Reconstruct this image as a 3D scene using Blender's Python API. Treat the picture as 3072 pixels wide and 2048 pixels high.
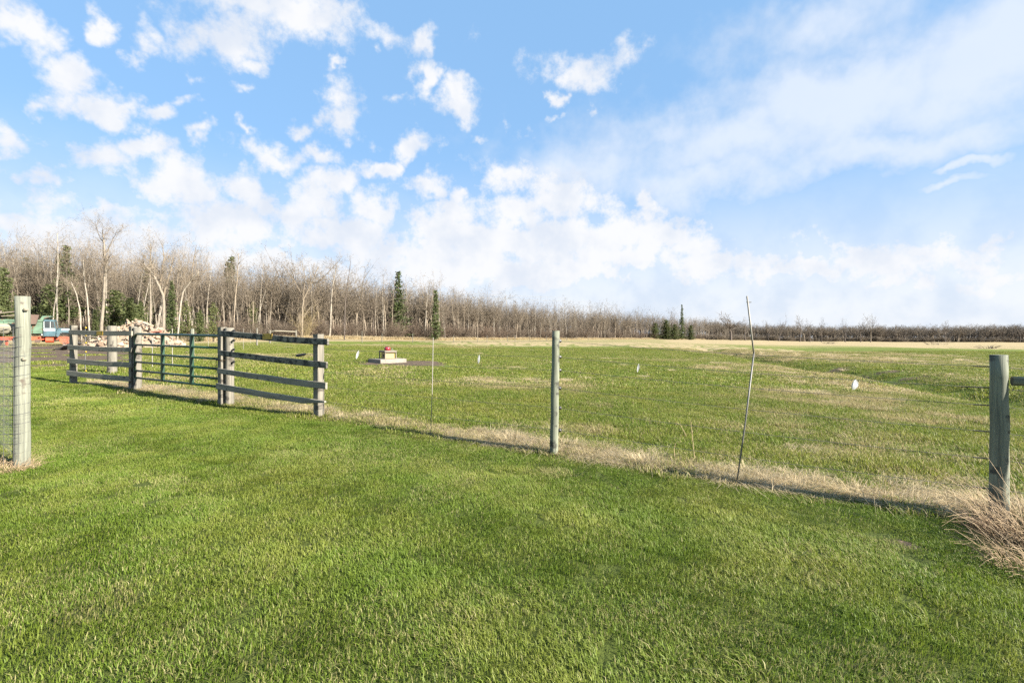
import bpy, bmesh, math, random
import numpy as np
from mathutils import Vector, Matrix

for o in list(bpy.data.objects):
    bpy.data.objects.remove(o)
scene = bpy.context.scene
COL = scene.collection
R = math.radians
SUN_AZ, SUN_EL = -26.5, 26.0            # degrees: azimuth from +X (ccw), elevation
CAMH, FPX, UC, VH = 1.45, 1450.0, 1536.0, 1000.0   # camera height, focal length in photo pixels, principal column, horizon row

# ------------------------------------------------------------------ camera
cam_d = bpy.data.cameras.new('camera')
cam_d.sensor_width = 36.0
cam_d.lens = 36.0 * FPX / 3072.0
cam_d.shift_y = -(1024.0 - VH) / 3072.0
cam_d.clip_start, cam_d.clip_end = 0.05, 5000
cam = bpy.data.objects.new('camera', cam_d)
COL.objects.link(cam)
cam.location = (0, 0, CAMH)
cam.rotation_euler = (R(90), 0, 0)
scene.camera = cam

# ------------------------------------------------------------------ node helpers
class NT:
    def __init__(s, tree):
        s.t, s.n, s.l = tree, tree.nodes, tree.links
    def new(s, typ, **kw):
        nd = s.n.new(typ)
        for k, v in kw.items():
            setattr(nd, k, v)
        return nd
    def put(s, sock, v):
        if v is None:
            return
        if hasattr(v, 'is_output') or isinstance(v, bpy.types.NodeSocket):
            s.l.new(v, sock)
        else:
            if isinstance(v, (tuple, list)) and len(v) == 3 and sock.type == 'RGBA':
                v = tuple(v) + (1,)
            sock.default_value = v
    def math(s, op, a, b=None, c=None, clamp=False):
        nd = s.new('ShaderNodeMath', operation=op, use_clamp=clamp)
        s.put(nd.inputs[0], a)
        s.put(nd.inputs[1], b)
        s.put(nd.inputs[2], c)
        return nd.outputs[0]
    def vmath(s, op, a, b=None, out=0):
        nd = s.new('ShaderNodeVectorMath', operation=op)
        s.put(nd.inputs[0], a)
        s.put(nd.inputs[1], b)
        return nd.outputs[out]
    def mix(s, f, a, b, blend='MIX'):
        nd = s.new('ShaderNodeMix', data_type='RGBA', blend_type=blend)
        s.put(nd.inputs[0], f)
        s.put(nd.inputs[6], a)
        s.put(nd.inputs[7], b)
        return nd.outputs[2]
    def noise(s, vec, scale, detail=3, rough=0.55, dist=0.0):
        nd = s.new('ShaderNodeTexNoise')
        s.put(nd.inputs['Vector'], vec)
        nd.inputs['Scale'].default_value = scale
        nd.inputs['Detail'].default_value = detail
        nd.inputs['Roughness'].default_value = rough
        nd.inputs['Distortion'].default_value = dist
        return nd.outputs[0]
    def sstep(s, v, a, b, lo=0.0, hi=1.0):
        nd = s.new('ShaderNodeMapRange', interpolation_type='SMOOTHSTEP')
        s.put(nd.inputs[0], v)
        s.put(nd.inputs[1], a)
        s.put(nd.inputs[2], b)
        nd.inputs[3].default_value, nd.inputs[4].default_value = lo, hi
        return nd.outputs[0]
    def attr(s, name, typ='GEOMETRY'):
        return s.new('ShaderNodeAttribute', attribute_name=name, attribute_type=typ)
    def scalev(s, vec, sc):
        return s.vmath('MULTIPLY', vec, sc)

# ------------------------------------------------------------------ world: sky with clouds
def px_dir(u, v):
    """photo column/row -> azimuth (from straight ahead, to the right) and elevation of that direction"""
    t, h = (u - UC) / FPX, (VH - v) / FPX
    return math.atan(t), math.atan(h / math.sqrt(1 + t * t))

world = bpy.data.worlds.new('World')
scene.world = world
world.use_nodes = True
W = NT(world.node_tree)
W.n.clear()
sky = W.new('ShaderNodeTexSky', sky_type='NISHITA')
sky.sun_disc = False
sky.sun_elevation = R(SUN_EL)
sky.sun_rotation = R(90 - SUN_AZ)
sky.altitude = 300
sky.air_density, sky.dust_density, sky.ozone_density = 1.0, 0.35, 2.2
SKY_STR = 0.052
geo = W.new('ShaderNodeTexCoord')
direc = W.vmath('NORMALIZE', geo.outputs['Generated'])
sep = W.new('ShaderNodeSeparateXYZ')
W.l.new(direc, sep.inputs[0])
az = W.math('ARCTAN2', sep.outputs[0], sep.outputs[1])
el = W.math('ARCSINE', sep.outputs[2])
comb = W.new('ShaderNodeCombineXYZ')
W.l.new(az, comb.inputs[0]); W.l.new(el, comb.inputs[1])
# wind-torn edges: warp the sky coordinates with noise taken on the direction sphere
w1 = W.new('ShaderNodeTexNoise'); W.l.new(direc, w1.inputs['Vector'])
w1.inputs['Scale'].default_value = 7; w1.inputs['Detail'].default_value = 5; w1.inputs['Roughness'].default_value = 0.6
w1c = W.vmath('SUBTRACT', w1.outputs['Color'], (0.5, 0.5, 0.5))
P = W.vmath('ADD', comb.outputs[0], W.vmath('MULTIPLY', w1c, (0.22, 0.17, 0)))
# cumulus cells: centre and half-size in photo pixels (2352-px copy), weight
K = 3072 / 2352
PUFF = [(20,310,90,40,.6),(160,330,120,34,.65),(120,400,120,40,.7),(330,350,70,30,.7),(560,300,26,18,.6),(700,300,34,22,.7),(900,215,24,18,.6),(1110,300,34,18,.6),(860,120,26,20,.6),(300,120,34,26,.6),(540,200,30,18,.5),(1240,275,24,16,.6),(1350,250,30,14,.5),(250,540,330,70,.95),(520,500,170,70,.9),(800,540,240,60,.95),(1180,560,260,60,1),(1450,600,300,50,1),(1800,640,300,40,.85),(2200,650,250,40,.8),(45,75,70,60,1),(130,165,85,60,1),(190,55,45,38,.95),(75,210,45,36,.8),(232,228,62,50,1),(335,268,70,34,.95),(410,245,45,25,.7),
        (500,60,115,75,.95),(690,45,150,75,.95),(560,130,50,32,.8),(640,10,420,45,.8),(965,80,38,44,1),(962,182,28,46,.85),(778,160,22,20,.7),
        (788,258,50,55,.95),(1048,245,62,45,1),(1330,150,110,50,.9),(1265,215,14,24,.7),(475,335,52,34,1),(335,70,34,30,.5),(420,180,24,18,.5),
        (640,360,85,40,.95),(750,355,55,30,.9),(925,342,60,36,.95),(870,395,48,34,.95),(980,440,70,32,.9),(1050,460,40,26,.9),
        (260,380,190,55,.75),(420,440,210,60,.95),(250,490,260,60,.8),(600,440,60,50,.9),(700,470,110,70,.95),(850,490,90,60,.95),(770,420,80,45,.95),
        (1140,400,90,60,.8),(1000,520,120,60,.95),(1290,470,150,75,1),(1180,500,120,60,.95),(1480,480,45,40,.8),(1550,540,110,60,.95),(1400,560,220,70,1),
        (150,560,420,60,.8),(60,520,200,70,.8),(330,560,260,70,.9),(480,520,180,70,.9),(900,570,260,60,.95),(1600,560,180,50,.8),(600,600,600,60,.9),(1100,620,700,75,1),(1650,610,260,60,.9),(2080,600,330,70,.72),(2250,560,200,40,.6)]
WISP = [(2050,330,330,70,.6),(1500,300,200,60,.35),(2300,60,160,140,.6),(1700,330,330,85,.62),(1950,220,330,130,.72),(1880,60,220,90,.45),(2220,130,260,170,.7),(1620,420,230,70,.55),(1380,350,260,70,.3),(2200,290,240,70,.55),
        (2230,375,120,18,.6),(2180,432,130,20,.6),(1350,400,240,80,.45)]
def blobs(lst, Pv):
    acc = None
    for (cx, cy, rx, ry, w) in lst:
        a0, e0 = px_dir(cx * K, cy * K)
        a1, _ = px_dir((cx + rx) * K, cy * K)
        a2, _ = px_dir((cx - rx) * K, cy * K)
        _, e1 = px_dir(cx * K, (cy - ry) * K)
        _, e2 = px_dir(cx * K, (cy + ry) * K)
        ra, re = (a1 - a2) / 2, (e1 - e2) / 2
        q = W.vmath('MULTIPLY', W.vmath('SUBTRACT', Pv, (a0, e0, 0)), (1 / ra, 1 / re, 0))
        d = W.vmath('LENGTH', q, out=1)
        v = W.math('MULTIPLY_ADD', d, -w, w * 1.25)
        acc = v if acc is None else W.math('SMOOTH_MAX', acc, v, 0.12)
    return acc
puff = blobs(PUFF, P)
n_f = W.noise(direc, 22, 8, 0.66)
n_m = W.noise(direc, 9, 4, 0.55)
# clouds over the rest of the sky (out of frame): same broken cumulus field
nb = W.noise(W.vmath('MULTIPLY', direc, (1, 1, 2.2)), 3.4, 5, 0.6)
behind = W.sstep(sep.outputs[1], 0.35, 0.05)
field = W.math('MULTIPLY', W.sstep(nb, 0.50, 0.66), behind)
pd = W.math('ADD', puff, W.math('MULTIPLY_ADD', n_f, 2.1, -1.05))
pd = W.math('ADD', pd, W.math('MULTIPLY_ADD', n_m, 1.1, -0.55))
puffm = W.math('MAXIMUM', W.sstep(pd, 0.02, 0.92), field)
w2c = W.vmath('MULTIPLY', w1c, (0.22, 0.16, 0))
wisp = blobs(WISP, W.vmath('ADD', comb.outputs[0], w2c))
wd = W.math('ADD', wisp, W.math('MULTIPLY_ADD', n_m, 1.0, -0.5))
wd = W.math('ADD', wd, W.math('MULTIPLY_ADD', W.noise(direc, 60, 3, 0.6), 0.16, -0.08))
wispm = W.math('MULTIPLY', W.sstep(wd, -0.12, 0.70), 0.92)
veil = W.sstep(el, 0.36, 0.02, 0.0, 0.88)      # thin high haze thickening to the horizon
mask = W.math('MAXIMUM', W.math('MAXIMUM', puffm, wispm), veil)
skyc = W.scalev(sky.outputs[0], (SKY_STR,) * 3)
skyc = W.mix(0.72, skyc, (0.088, 0.165, 0.272))
shade = W.sstep(W.noise(W.vmath('ADD', direc, (0.0, 0.0, 0.03)), 11, 4, 0.55), 0.30, 0.62)
cloudc = W.mix(shade, (0.200, 0.217, 0.246), (0.252, 0.255, 0.262))
cloudc = W.mix(W.math('MULTIPLY', wispm, W.math('SUBTRACT', 1.0, puffm)), cloudc, (0.205, 0.230, 0.268))
final = W.mix(mask, skyc, cloudc)
bg = W.new('ShaderNodeBackground')
W.l.new(final, bg.inputs[0])
bg.inputs[1].default_value = 1.0
wo = W.new('ShaderNodeOutputWorld')
W.l.new(bg.outputs[0], wo.inputs[0])
world.cycles.sampling_method = 'MANUAL'
world.cycles.sample_map_resolution = 512

# ------------------------------------------------------------------ sun, exposure
sun_d = bpy.data.lights.new('sun', 'SUN')
sun_d.energy = 5.0
sun_d.angle = R(0.53)
sun_d.color = (1.0, 0.93, 0.82)
sun = bpy.data.objects.new('sun', sun_d)
COL.objects.link(sun)
sdir = Vector((math.cos(R(SUN_AZ)) * math.cos(R(SUN_EL)), math.sin(R(SUN_AZ)) * math.cos(R(SUN_EL)), math.sin(R(SUN_EL))))
sun.rotation_euler = sdir.to_track_quat('Z', 'Y').to_euler()
sun.location = (30, -20, 30)
vs = scene.view_settings
vs.view_transform = 'Standard'
vs.look = 'None'
vs.exposure = 1.95
vs.gamma = 1.0
vs.use_curve_mapping = False
scene.cycles.use_denoising = False
scene.cycles.max_bounces = 5
scene.cycles.diffuse_bounces = 2
scene.cycles.transparent_max_bounces = 8

# ------------------------------------------------------------------ numpy noise, terrain
def vnoise(x, y, seed=0):
    x = np.asarray(x, float); y = np.asarray(y, float)
    xi = np.floor(x).astype(np.int64); yi = np.floor(y).astype(np.int64)
    fx, fy = x - xi, y - yi
    fx = fx * fx * (3 - 2 * fx); fy = fy * fy * (3 - 2 * fy)
    def h(i, j):
        n = (i * 374761393 + j * 668265263 + seed * 1442695041) & 0xffffffff
        n = ((n ^ (n >> 13)) * 1274126177) & 0xffffffff
        return ((n ^ (n >> 16)) & 0xffff) / 65535.0
    return (h(xi, yi) * (1 - fx) + h(xi + 1, yi) * fx) * (1 - fy) + (h(xi, yi + 1) * (1 - fx) + h(xi + 1, yi + 1) * fx) * fy
def fbm(x, y, seed=0, oct=4):
    s, a, t = 0, 0.5, 0
    for i in range(oct):
        s = s + a * vnoise(x * 2 ** i, y * 2 ** i, seed + i); t += a; a *= 0.55
    return s / t
def sst(a, b, x):
    t = np.clip((np.asarray(x, float) - a) / (b - a), 0, 1)
    return t * t * (3 - 2 * t)

ST = np.array([-1.06, -.44, -.16, .11, .375, .6, 1.06])
SS = np.array([.006, .004, 0, -.0035, -.0067, -.012, -.014])
SWY = np.array([2., 12.9, 20., 41., 70.]); SWX = np.array([11.5, 13.7, 15.8, 19., 26.])
def H(x, y):
    x = np.asarray(x, float); y = np.asarray(y, float)
    yy = np.maximum(y, 0)
    t = x / np.maximum(yy, 4.0)
    z = np.interp(t, ST, SS) * yy
    z = z - 0.10 * np.tanh(x / 6) * np.exp(-(y / 28) ** 2)
    dsw = x - np.interp(y, SWY, SWX)
    z = z - 0.48 * np.exp(-(dsw / 1.5) ** 2) * sst(8, 14, y) * (1 - sst(48, 70, y))
    rr = np.hypot(x, y)
    z = z + (fbm(x * .45, y * .45, 3, 3) - .5) * 0.07 * sst(3, 9, rr) * (1 - sst(150, 300, rr))
    z = z + (fbm(x * .06, y * .06, 9, 2) - .5) * 0.5 * sst(18, 50, rr) * (1 - np.exp(-((x + 40) ** 2 + (y - 42) ** 2) / 26.0 ** 2))
    z = z + (fbm(x * .16, y * .16, 19, 2) - .5) * 0.26 * sst(9, 18, rr) * (1 - sst(60, 120, rr)) * (1 - np.exp(-((x + 40) ** 2 + (y - 42) ** 2) / 26.0 ** 2))
    return z
def h1(x, y):
    return float(H(np.array([x]), np.array([y]))[0])
def ground(u, v):
    """photo pixel on the ground -> world point"""
    t, k = (u - UC) / FPX, (VH - v) / FPX
    d = np.exp(np.linspace(math.log(1.2), math.log(900), 6000))
    f = (CAMH + k * d) - H(t * d, d)
    i = int(np.argmax(f <= 0))
    if i == 0:
        i = len(d) - 1
    a, b = d[i - 1], d[i]
    for _ in range(30):
        m = (a + b) / 2
        if CAMH + k * m - h1(t * m, m) > 0: a = m
        else: b = m
    return Vector((t * b, b, h1(t * b, b)))
def at_depth(u, v, d):
    return Vector(((u - UC) / FPX * d, d, CAMH + (VH - v) / FPX * d))
def zpx(v, d):
    return CAMH + (VH - v) / FPX * d

# ------------------------------------------------------------------ mesh helpers
class MB:
    """collects geometry for one mesh; 'gc' is a grain coordinate (along, across, depth) for wood, 'rnd' one random number per piece"""
    def __init__(s):
        s.v, s.f, s.m, s.gc, s.rnd, s.nv = [], [], [], [], [], 0
    def add(s, verts, faces, mat=0, gc=None, rnd=0.0):
        verts = np.asarray(verts, float).reshape(-1, 3)
        s.v.append(verts)
        s.gc.append(np.asarray(gc, float) if gc is not None else verts)
        s.rnd.append(np.full(len(verts), rnd) if np.isscalar(rnd) else np.asarray(rnd))
        s.f.extend([tuple(i + s.nv for i in f) for f in faces])
        s.m.extend([mat] * len(faces))
        s.nv += len(verts)
    def tube(s, pts, radii, sides=6, mat=0, cap=True, rnd=0.0):
        pts = np.asarray(pts, float); n = len(pts)
        radii = np.broadcast_to(np.asarray(radii, float), (n,))
        tan = np.gradient(pts, axis=0)
        tan /= np.linalg.norm(tan, axis=1)[:, None] + 1e-9
        ref = np.array([0, 0, 1.0]) if abs(tan[0][2]) < 0.85 else np.array([1.0, 0, 0])
        a = np.cross(tan, ref); a /= np.linalg.norm(a, axis=1)[:, None] + 1e-9
        b = np.cross(tan, a)
        ang = np.linspace(0, 2 * math.pi, sides, endpoint=False)
        ring = pts[:, None] + radii[:, None, None] * (np.cos(ang)[None, :, None] * a[:, None] + np.sin(ang)[None, :, None] * b[:, None])
        ln = np.concatenate([[0], np.cumsum(np.linalg.norm(np.diff(pts, axis=0), axis=1))])
        gc = np.stack([np.repeat(ln, sides), np.tile(np.cos(ang), n) * np.repeat(radii, sides), np.tile(np.sin(ang), n) * np.repeat(radii, sides)], 1)
        F = []
        for i in range(n - 1):
            for j in range(sides):
                k = (j + 1) % sides
                F.append((i * sides + j, i * sides + k, (i + 1) * sides + k, (i + 1) * sides + j))
        if cap:
            F.append(tuple(range(sides - 1, -1, -1)))
            F.append(tuple((n - 1) * sides + j for j in range(sides)))
        s.add(ring.reshape(-1, 3), F, mat, gc, rnd)
    def beam(s, p0, p1, w, h, up=(0, 0, 1), mat=0, bev=0.006, rnd=0.0, w1=None, h1_=None):
        """box from p0 to p1; w across (side), h along up; chamfered long edges"""
        p0, p1 = np.asarray(p0, float), np.asarray(p1, float)
        ax = p1 - p0; L = np.linalg.norm(ax); ax = ax / L
        up = np.asarray(up, float)
        side = np.cross(ax, up); side /= np.linalg.norm(side)
        upv = np.cross(side, ax)
        V, G = [], []
        for q, (p, l, ww, hh) in enumerate([(p0, 0, w, h), (p1, L, w1 or w, h1_ or h)]):
            b = min(bev, ww * .3, hh * .3)
            prof = [(-ww/2+b, -hh/2), (ww/2-b, -hh/2), (ww/2, -hh/2+b), (ww/2, hh/2-b), (ww/2-b, hh/2), (-ww/2+b, hh/2), (-ww/2, hh/2-b), (-ww/2, -hh/2+b)]
            for (x, y) in prof:
                V.append(p + side * x + upv * y); G.append((l, x, y))
        F = [(j, (j + 1) % 8, 8 + (j + 1) % 8, 8 + j) for j in range(8)]
        F.append(tuple(range(7, -1, -1))); F.append(tuple(range(8, 16)))
        s.add(V, F, mat, G, rnd)
    def box(s, c, size, rotz=0.0, mat=0, bev=0.01, rnd=0.0):
        c = np.asarray(c, float)
        d = np.array([math.cos(rotz), math.sin(rotz), 0]) * size[0] / 2
        s.beam(c - d, c + d, size[1], size[2], mat=mat, bev=bev, rnd=rnd)
    def mesh(s, name, mats, smooth=False):
        me = bpy.data.meshes.new(name)
        v = np.concatenate(s.v)
        me.from_pydata([tuple(p) for p in v], [], s.f)
        for m in mats:
            me.materials.append(m)
        me.polygons.foreach_set('material_index', s.m)
        if smooth:
            me.polygons.foreach_set('use_smooth', [True] * len(s.f))
        a = me.attributes.new('gc', 'FLOAT_VECTOR', 'POINT')
        a.data.foreach_set('vector', np.concatenate(s.gc).astype(np.float32).ravel())
        a = me.attributes.new('rnd', 'FLOAT', 'POINT')
        a.data.foreach_set('value', np.concatenate(s.rnd).astype(np.float32))
        me.update()
        return me
    def obj(s, name, mats, parent=None, smooth=False):
        if not isinstance(mats, (list, tuple)):
            mats = [mats]
        o = bpy.data.objects.new(name, s.mesh(name, mats, smooth))
        COL.objects.link(o)
        if parent is not None:
            o.parent = parent
            o.matrix_parent_inverse = parent.matrix_world.inverted()
        return o
def fast_mesh(name, v, quads=None, tris=None, mats=(), rnd=None, smooth=False, matidx=None):
    me = bpy.data.meshes.new(name)
    v = np.asarray(v, np.float32)
    q = np.zeros((0, 4), int) if quads is None else np.asarray(quads)
    t = np.zeros((0, 3), int) if tris is None else np.asarray(tris)
    me.vertices.add(len(v)); me.vertices.foreach_set('co', v.ravel())
    li = np.concatenate([q.ravel(), t.ravel()]).astype(np.int32)
    me.loops.add(len(li)); me.loops.foreach_set('vertex_index', li)
    st = np.concatenate([np.arange(len(q)) * 4, len(q) * 4 + np.arange(len(t)) * 3]).astype(np.int32)
    me.polygons.add(len(st)); me.polygons.foreach_set('loop_start', st)
    for m in mats:
        me.materials.append(m)
    if matidx is not None:
        me.polygons.foreach_set('material_index', np.asarray(matidx, np.int32))
    if smooth:
        me.polygons.foreach_set('use_smooth', np.ones(len(st), bool))
    if rnd is not None:
        a = me.attributes.new('rnd', 'FLOAT', 'POINT'); a.data.foreach_set('value', np.asarray(rnd, np.float32))
    me.update(calc_edges=True)
    return me
def tag(o, label=None, cat=None, group=None, kind=None):
    if label: o['label'] = label
    if cat: o['category'] = cat
    if group: o['group'] = group
    if kind: o['kind'] = kind
    return o
def empty(name, loc, label=None, cat=None, group=None, rz=0.0):
    o = bpy.data.objects.new(name, None)
    o.empty_display_size = 0.2
    COL.objects.link(o)
    o.location = loc
    o.rotation_euler = (0, 0, rz)
    o.matrix_world = Matrix.Translation(Vector(loc)) @ Matrix.Rotation(rz, 4, 'Z')
    return tag(o, label, cat, group)
def link_mesh(name, me, parent=None, loc=None):
    o = bpy.data.objects.new(name, me)
    COL.objects.link(o)
    if parent is not None:
        o.parent = parent
    if loc is not None:
        o.location = loc
    return o
def copy_tree(o, parent=None):
    c = o.copy()
    COL.objects.link(c)
    c.parent = parent
    for ch in o.children:
        copy_tree(ch, c)
    return c

# ------------------------------------------------------------------ materials
AL = 0.64      # albedo scale of the whole palette
def ac(c, k=1.0):
    return tuple(x * AL * k for x in c)
def mat(name):
    m = bpy.data.materials.new(name)
    m.use_nodes = True
    t = NT(m.node_tree)
    b = t.n['Principled BSDF']
    return m, t, b
def paint(name, col, rough=0.5, rust=0.0, rustcol=(.16, .06, .025), scale=9, metal=0.0, var=0.12):
    m, t, b = mat(name)
    col, rustcol = ac(col), ac(rustcol)
    co = t.new('ShaderNodeTexCoord').outputs['Object']
    n = t.noise(co, scale * .6, 5, .65)
    c = t.mix(t.sstep(n, .35, .7), tuple(x * (1 - var) for x in col), tuple(min(1, x * (1 + var)) for x in col))
    if rust > 0:
        r = t.sstep(t.noise(co, scale, 6, .7), .68 - rust * .35, .76 - rust * .35)
        c = t.mix(r, c, rustcol)
        t.put(b.inputs['Roughness'], t.math('MULTIPLY_ADD', r, .35, rough))
    else:
        b.inputs['Roughness'].default_value = rough
    t.put(b.inputs['Base Color'], c)
    b.inputs['Metallic'].default_value = metal
    return m
def wood(name, light, dark, stain=None, amt=0.0, sc=1.0, rough=.85, bump=.35):
    m, t, b = mat(name)
    light, dark, stain = ac(light), ac(dark), (ac(stain) if stain else None)
    gc = t.attr('gc').outputs['Vector']
    g1 = t.noise(t.scalev(gc, (1.3 * sc, 38 * sc, 38 * sc)), 1.0, 6, .7)
    g2 = t.noise(t.scalev(gc, (2.2, 9, 9)), 1.0, 4, .6)
    c = t.mix(t.sstep(g1, .34, .64), dark, light)
    c = t.mix(t.math('MULTIPLY', t.sstep(g2, .45, .75), .55), c, tuple(x * .55 for x in light))
    if stain:
        s = t.noise(t.scalev(gc, (5.5, 1.5, 7)), 1.0, 5, .7)
        c = t.mix(t.sstep(s, .62 - amt * .3, .74 - amt * .3), c, stain)
    t.put(b.inputs['Base Color'], c)
    b.inputs['Roughness'].default_value = rough
    bp = t.new('ShaderNodeBump'); bp.inputs['Strength'].default_value = bump; bp.inputs['Distance'].default_value = .01
    t.l.new(g1, bp.inputs['Height']); t.l.new(bp.outputs[0], b.inputs['Normal'])
    return m
def bark(name, pale, dark, marks=.35, sc=1.0):
    m, t, b = mat(name)
    co = t.new('ShaderNodeTexCoord').outputs['Object']
    pale, dark = ac(pale), ac(dark)
    n = t.noise(t.scalev(co, (3 * sc, 3 * sc, 1.1 * sc)), 2.0, 5, .65)
    c = t.mix(t.sstep(n, .55 - marks * .3, .75 - marks * .1), pale, dark)
    oi = t.new('ShaderNodeObjectInfo').outputs['Random']
    c = t.mix(t.math('MULTIPLY', oi, .5), c, tuple(x * .55 for x in pale))
    t.put(b.inputs['Base Color'], c)
    b.inputs['Roughness'].default_value = .9
    return m
def leafmat(name, c1, c2, trans=.25):
    m, t, b = mat(name)
    c1, c2 = ac(c1), ac(c2)
    r = t.attr('rnd').outputs['Fac']
    oi = t.new('ShaderNodeObjectInfo').outputs['Random']
    c = t.mix(r, c1, c2)
    c = t.mix(t.math('MULTIPLY', oi, .35), c, tuple(x * .6 for x in c1))
    t.put(b.inputs['Base Color'], c)
    b.inputs['Roughness'].default_value = .75
    tr = t.new('ShaderNodeBsdfTranslucent'); t.put(tr.inputs[0], c)
    mx = t.new('ShaderNodeMixShader'); mx.inputs[0].default_value = trans
    t.l.new(b.outputs[0], mx.inputs[1]); t.l.new(tr.outputs[0], mx.inputs[2])
    t.l.new(mx.outputs[0], t.n['Material Output'].inputs[0])
    return m

M = {}
M['post_pale'] = wood('post_pale', (.31, .32, .245), (.16, .165, .125), (.13, .105, .08), .08, bump=.8)
M['post_green'] = wood('post_green', (.29, .31, .22), (.13, .14, .105), (.06, .06, .045), .32)
M['post_grey'] = wood('post_grey', (.29, .265, .21), (.15, .137, .108), (.07, .06, .047), .25)
M['board'] = wood('board', (.38, .35, .275), (.20, .185, .145), (.09, .083, .07), .22)
M['board_dark'] = wood('board_dark', (.32, .295, .23), (.155, .145, .115), (.03, .03, .027), .55)
M['rail'] = wood('rail', (.40, .36, .27), (.24, .21, .15), (.10, .08, .06), .1)
M['grey_wood'] = wood('grey_wood', (.32, .27, .21), (.17, .14, .11), (.06, .05, .04), .2)
M['gate_green'] = paint('gate_green', (.017, .062, .036), .38, .06, (.09, .055, .03), 12)
M['black'] = paint('black', (.012, .012, .013), .45)
M['steel'] = paint('steel', (.20, .195, .185), .5, .2, (.13, .09, .06), 14, .25)
M['wire'] = paint('wire', (.17, .17, .165), .45, .1, (.16, .11, .08), 30, .35)
M['wire_dark'] = paint('wire_dark', (.16, .15, .135), .55)
M['chain'] = paint('chain', (.17, .13, .08), .5, .5, (.13, .06, .025), 30, .5)
M['fibre'] = paint('fibre', (.36, .33, .28), .55)
M['white'] = leafmat('white', (1.15, 1.15, 1.12), (1.2, 1.2, 1.18), .55)
M['yellow'] = paint('yellow', (.62, .42, .02), .5)
M['sign_yellow'] = paint('sign_yellow', (.62, .38, .03), .5, .12, (.20, .11, .03), 40)
M['sign_ink'] = paint('sign_ink', (.03, .02, .008), .6)
M['concrete'] = paint('concrete', (.33, .285, .235), .9, .3, (.20, .17, .14), 6)
M['box_yellow'] = paint('box_yellow', (.60, .44, .16), .75, .15, (.22, .14, .06), 10)
M['red'] = paint('red', (.34, .035, .05), .3)
M['truck_green'] = paint('truck_green', (.115, .205, .13), .6, .38, (.17, .075, .035), 2.2, var=.25)
M['truck_teal'] = paint('truck_teal', (.07, .145, .175), .45, .12, (.13, .07, .04), 3, var=.2)
M['truck_white'] = paint('truck_white', (.62, .68, .68), .45, .08, (.2, .1, .05), 3)
M['truck_orange'] = paint('truck_orange', (.62, .10, .035), .6, .22, (.09, .035, .02), 3, var=.25)
M['rust'] = paint('rust', (.15, .10, .075), .85, .3, (.09, .045, .03), 4)
M['rubber'] = paint('rubber', (.025, .024, .024), .8)
M['greyrubber'] = paint('greyrubber', (.09, .088, .095), .7)
M['bark_aspen'] = bark('bark_aspen', (.37, .315, .24), (.15, .12, .095), .45)
M['bark_birch'] = bark('bark_birch', (.45, .40, .32), (.19, .155, .12), .45)
M['bark_grey'] = bark('bark_grey', (.36, .295, .215), (.17, .135, .10), .4)
M['bark_dark'] = bark('bark_dark', (.17, .135, .11), (.07, .055, .045), .4)
M['twig_pale'] = bark('twig_pale', (.30, .24, .17), (.18, .14, .10), .3)
M['twig_grey'] = bark('twig_grey', (.255, .205, .145), (.155, .12, .085), .3)
M['twig_dark'] = bark('twig_dark', (.20, .16, .12), (.11, .085, .065), .3)
M['brush'] = bark('brush', (.22, .17, .12), (.12, .09, .065), .4)
M['brush_red'] = bark('brush_red', (.23, .16, .11), (.125, .085, .06), .4)
M['willow'] = bark('willow', (.33, .26, .12), (.18, .13, .06), .3)
M['spruce'] = leafmat('spruce', (.075, .115, .032), (.17, .20, .06), .3)
M['pine'] = leafmat('pine', (.10, .13, .035), (.20, .21, .06), .25)
M['cedar'] = leafmat('cedar', (.09, .125, .035), (.19, .21, .065), .3)

def glassm():
    m, t, b = mat('window_glass')
    b.inputs['Base Color'].default_value = (.05, .06, .065, 1)
    b.inputs['Roughness'].default_value = .08
    b.inputs['Alpha'].default_value = .55
    return m
M['glass'] = glassm()
def rockm():
    m, t, b = mat('fieldstone')
    co = t.new('ShaderNodeTexCoord').outputs['Object']
    oi = t.new('ShaderNodeObjectInfo').outputs['Random']
    ramp = t.new('ShaderNodeValToRGB'); t.l.new(oi, ramp.inputs[0])
    cols = [(.44, .33, .24), (.56, .44, .34), (.36, .255, .185), (.62, .51, .41), (.30, .235, .19), (.50, .38, .285)]
    e = ramp.color_ramp.elements
    while len(e) < len(cols): e.new(.5)
    for i, c in enumerate(cols):
        e[i].position = i / (len(cols) - 1); e[i].color = ac((c[0], c[1] * 1.0, c[2] * .94), 1.0) + (1,)
    n = t.noise(co, 5, 6, .65)
    c = t.mix(t.sstep(n, .35, .7), ramp.outputs[0], t.mix(1.0, ramp.outputs[0], (.62, .58, .54), 'MULTIPLY'))
    t.put(b.inputs['Base Color'], c)
    b.inputs['Roughness'].default_value = .9
    bp = t.new('ShaderNodeBump'); bp.inputs['Strength'].default_value = .5; bp.inputs['Distance'].default_value = .04
    t.l.new(n, bp.inputs['Height']); t.l.new(bp.outputs[0], b.inputs['Normal'])
    return m
M['rock'] = rockm()
M['brick'] = paint('brick', (.30, .10, .07), .9)

# ------------------------------------------------------------------ fence line key points (from the pixels where the posts meet the grass)
PX = dict(g0=(220, 1150), g1=(398, 1168), g2=(668, 1213), g3=(957, 1252), rod=(1290, 1308), mid=(1661, 1364), bent=(2207, 1455), right=(2998, 1562))
FP = {k: ground(*v) for k, v in PX.items()}
A0, A1 = FP['g1'], FP['right']
FD = Vector((A1.x - A0.x, A1.y - A0.y, 0)).normalized()       # along the fence, to the right
FN = Vector((FD.y, -FD.x, 0))                                   # towards the lawn (camera side)
if FN.y > 0: FN = -FN
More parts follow.
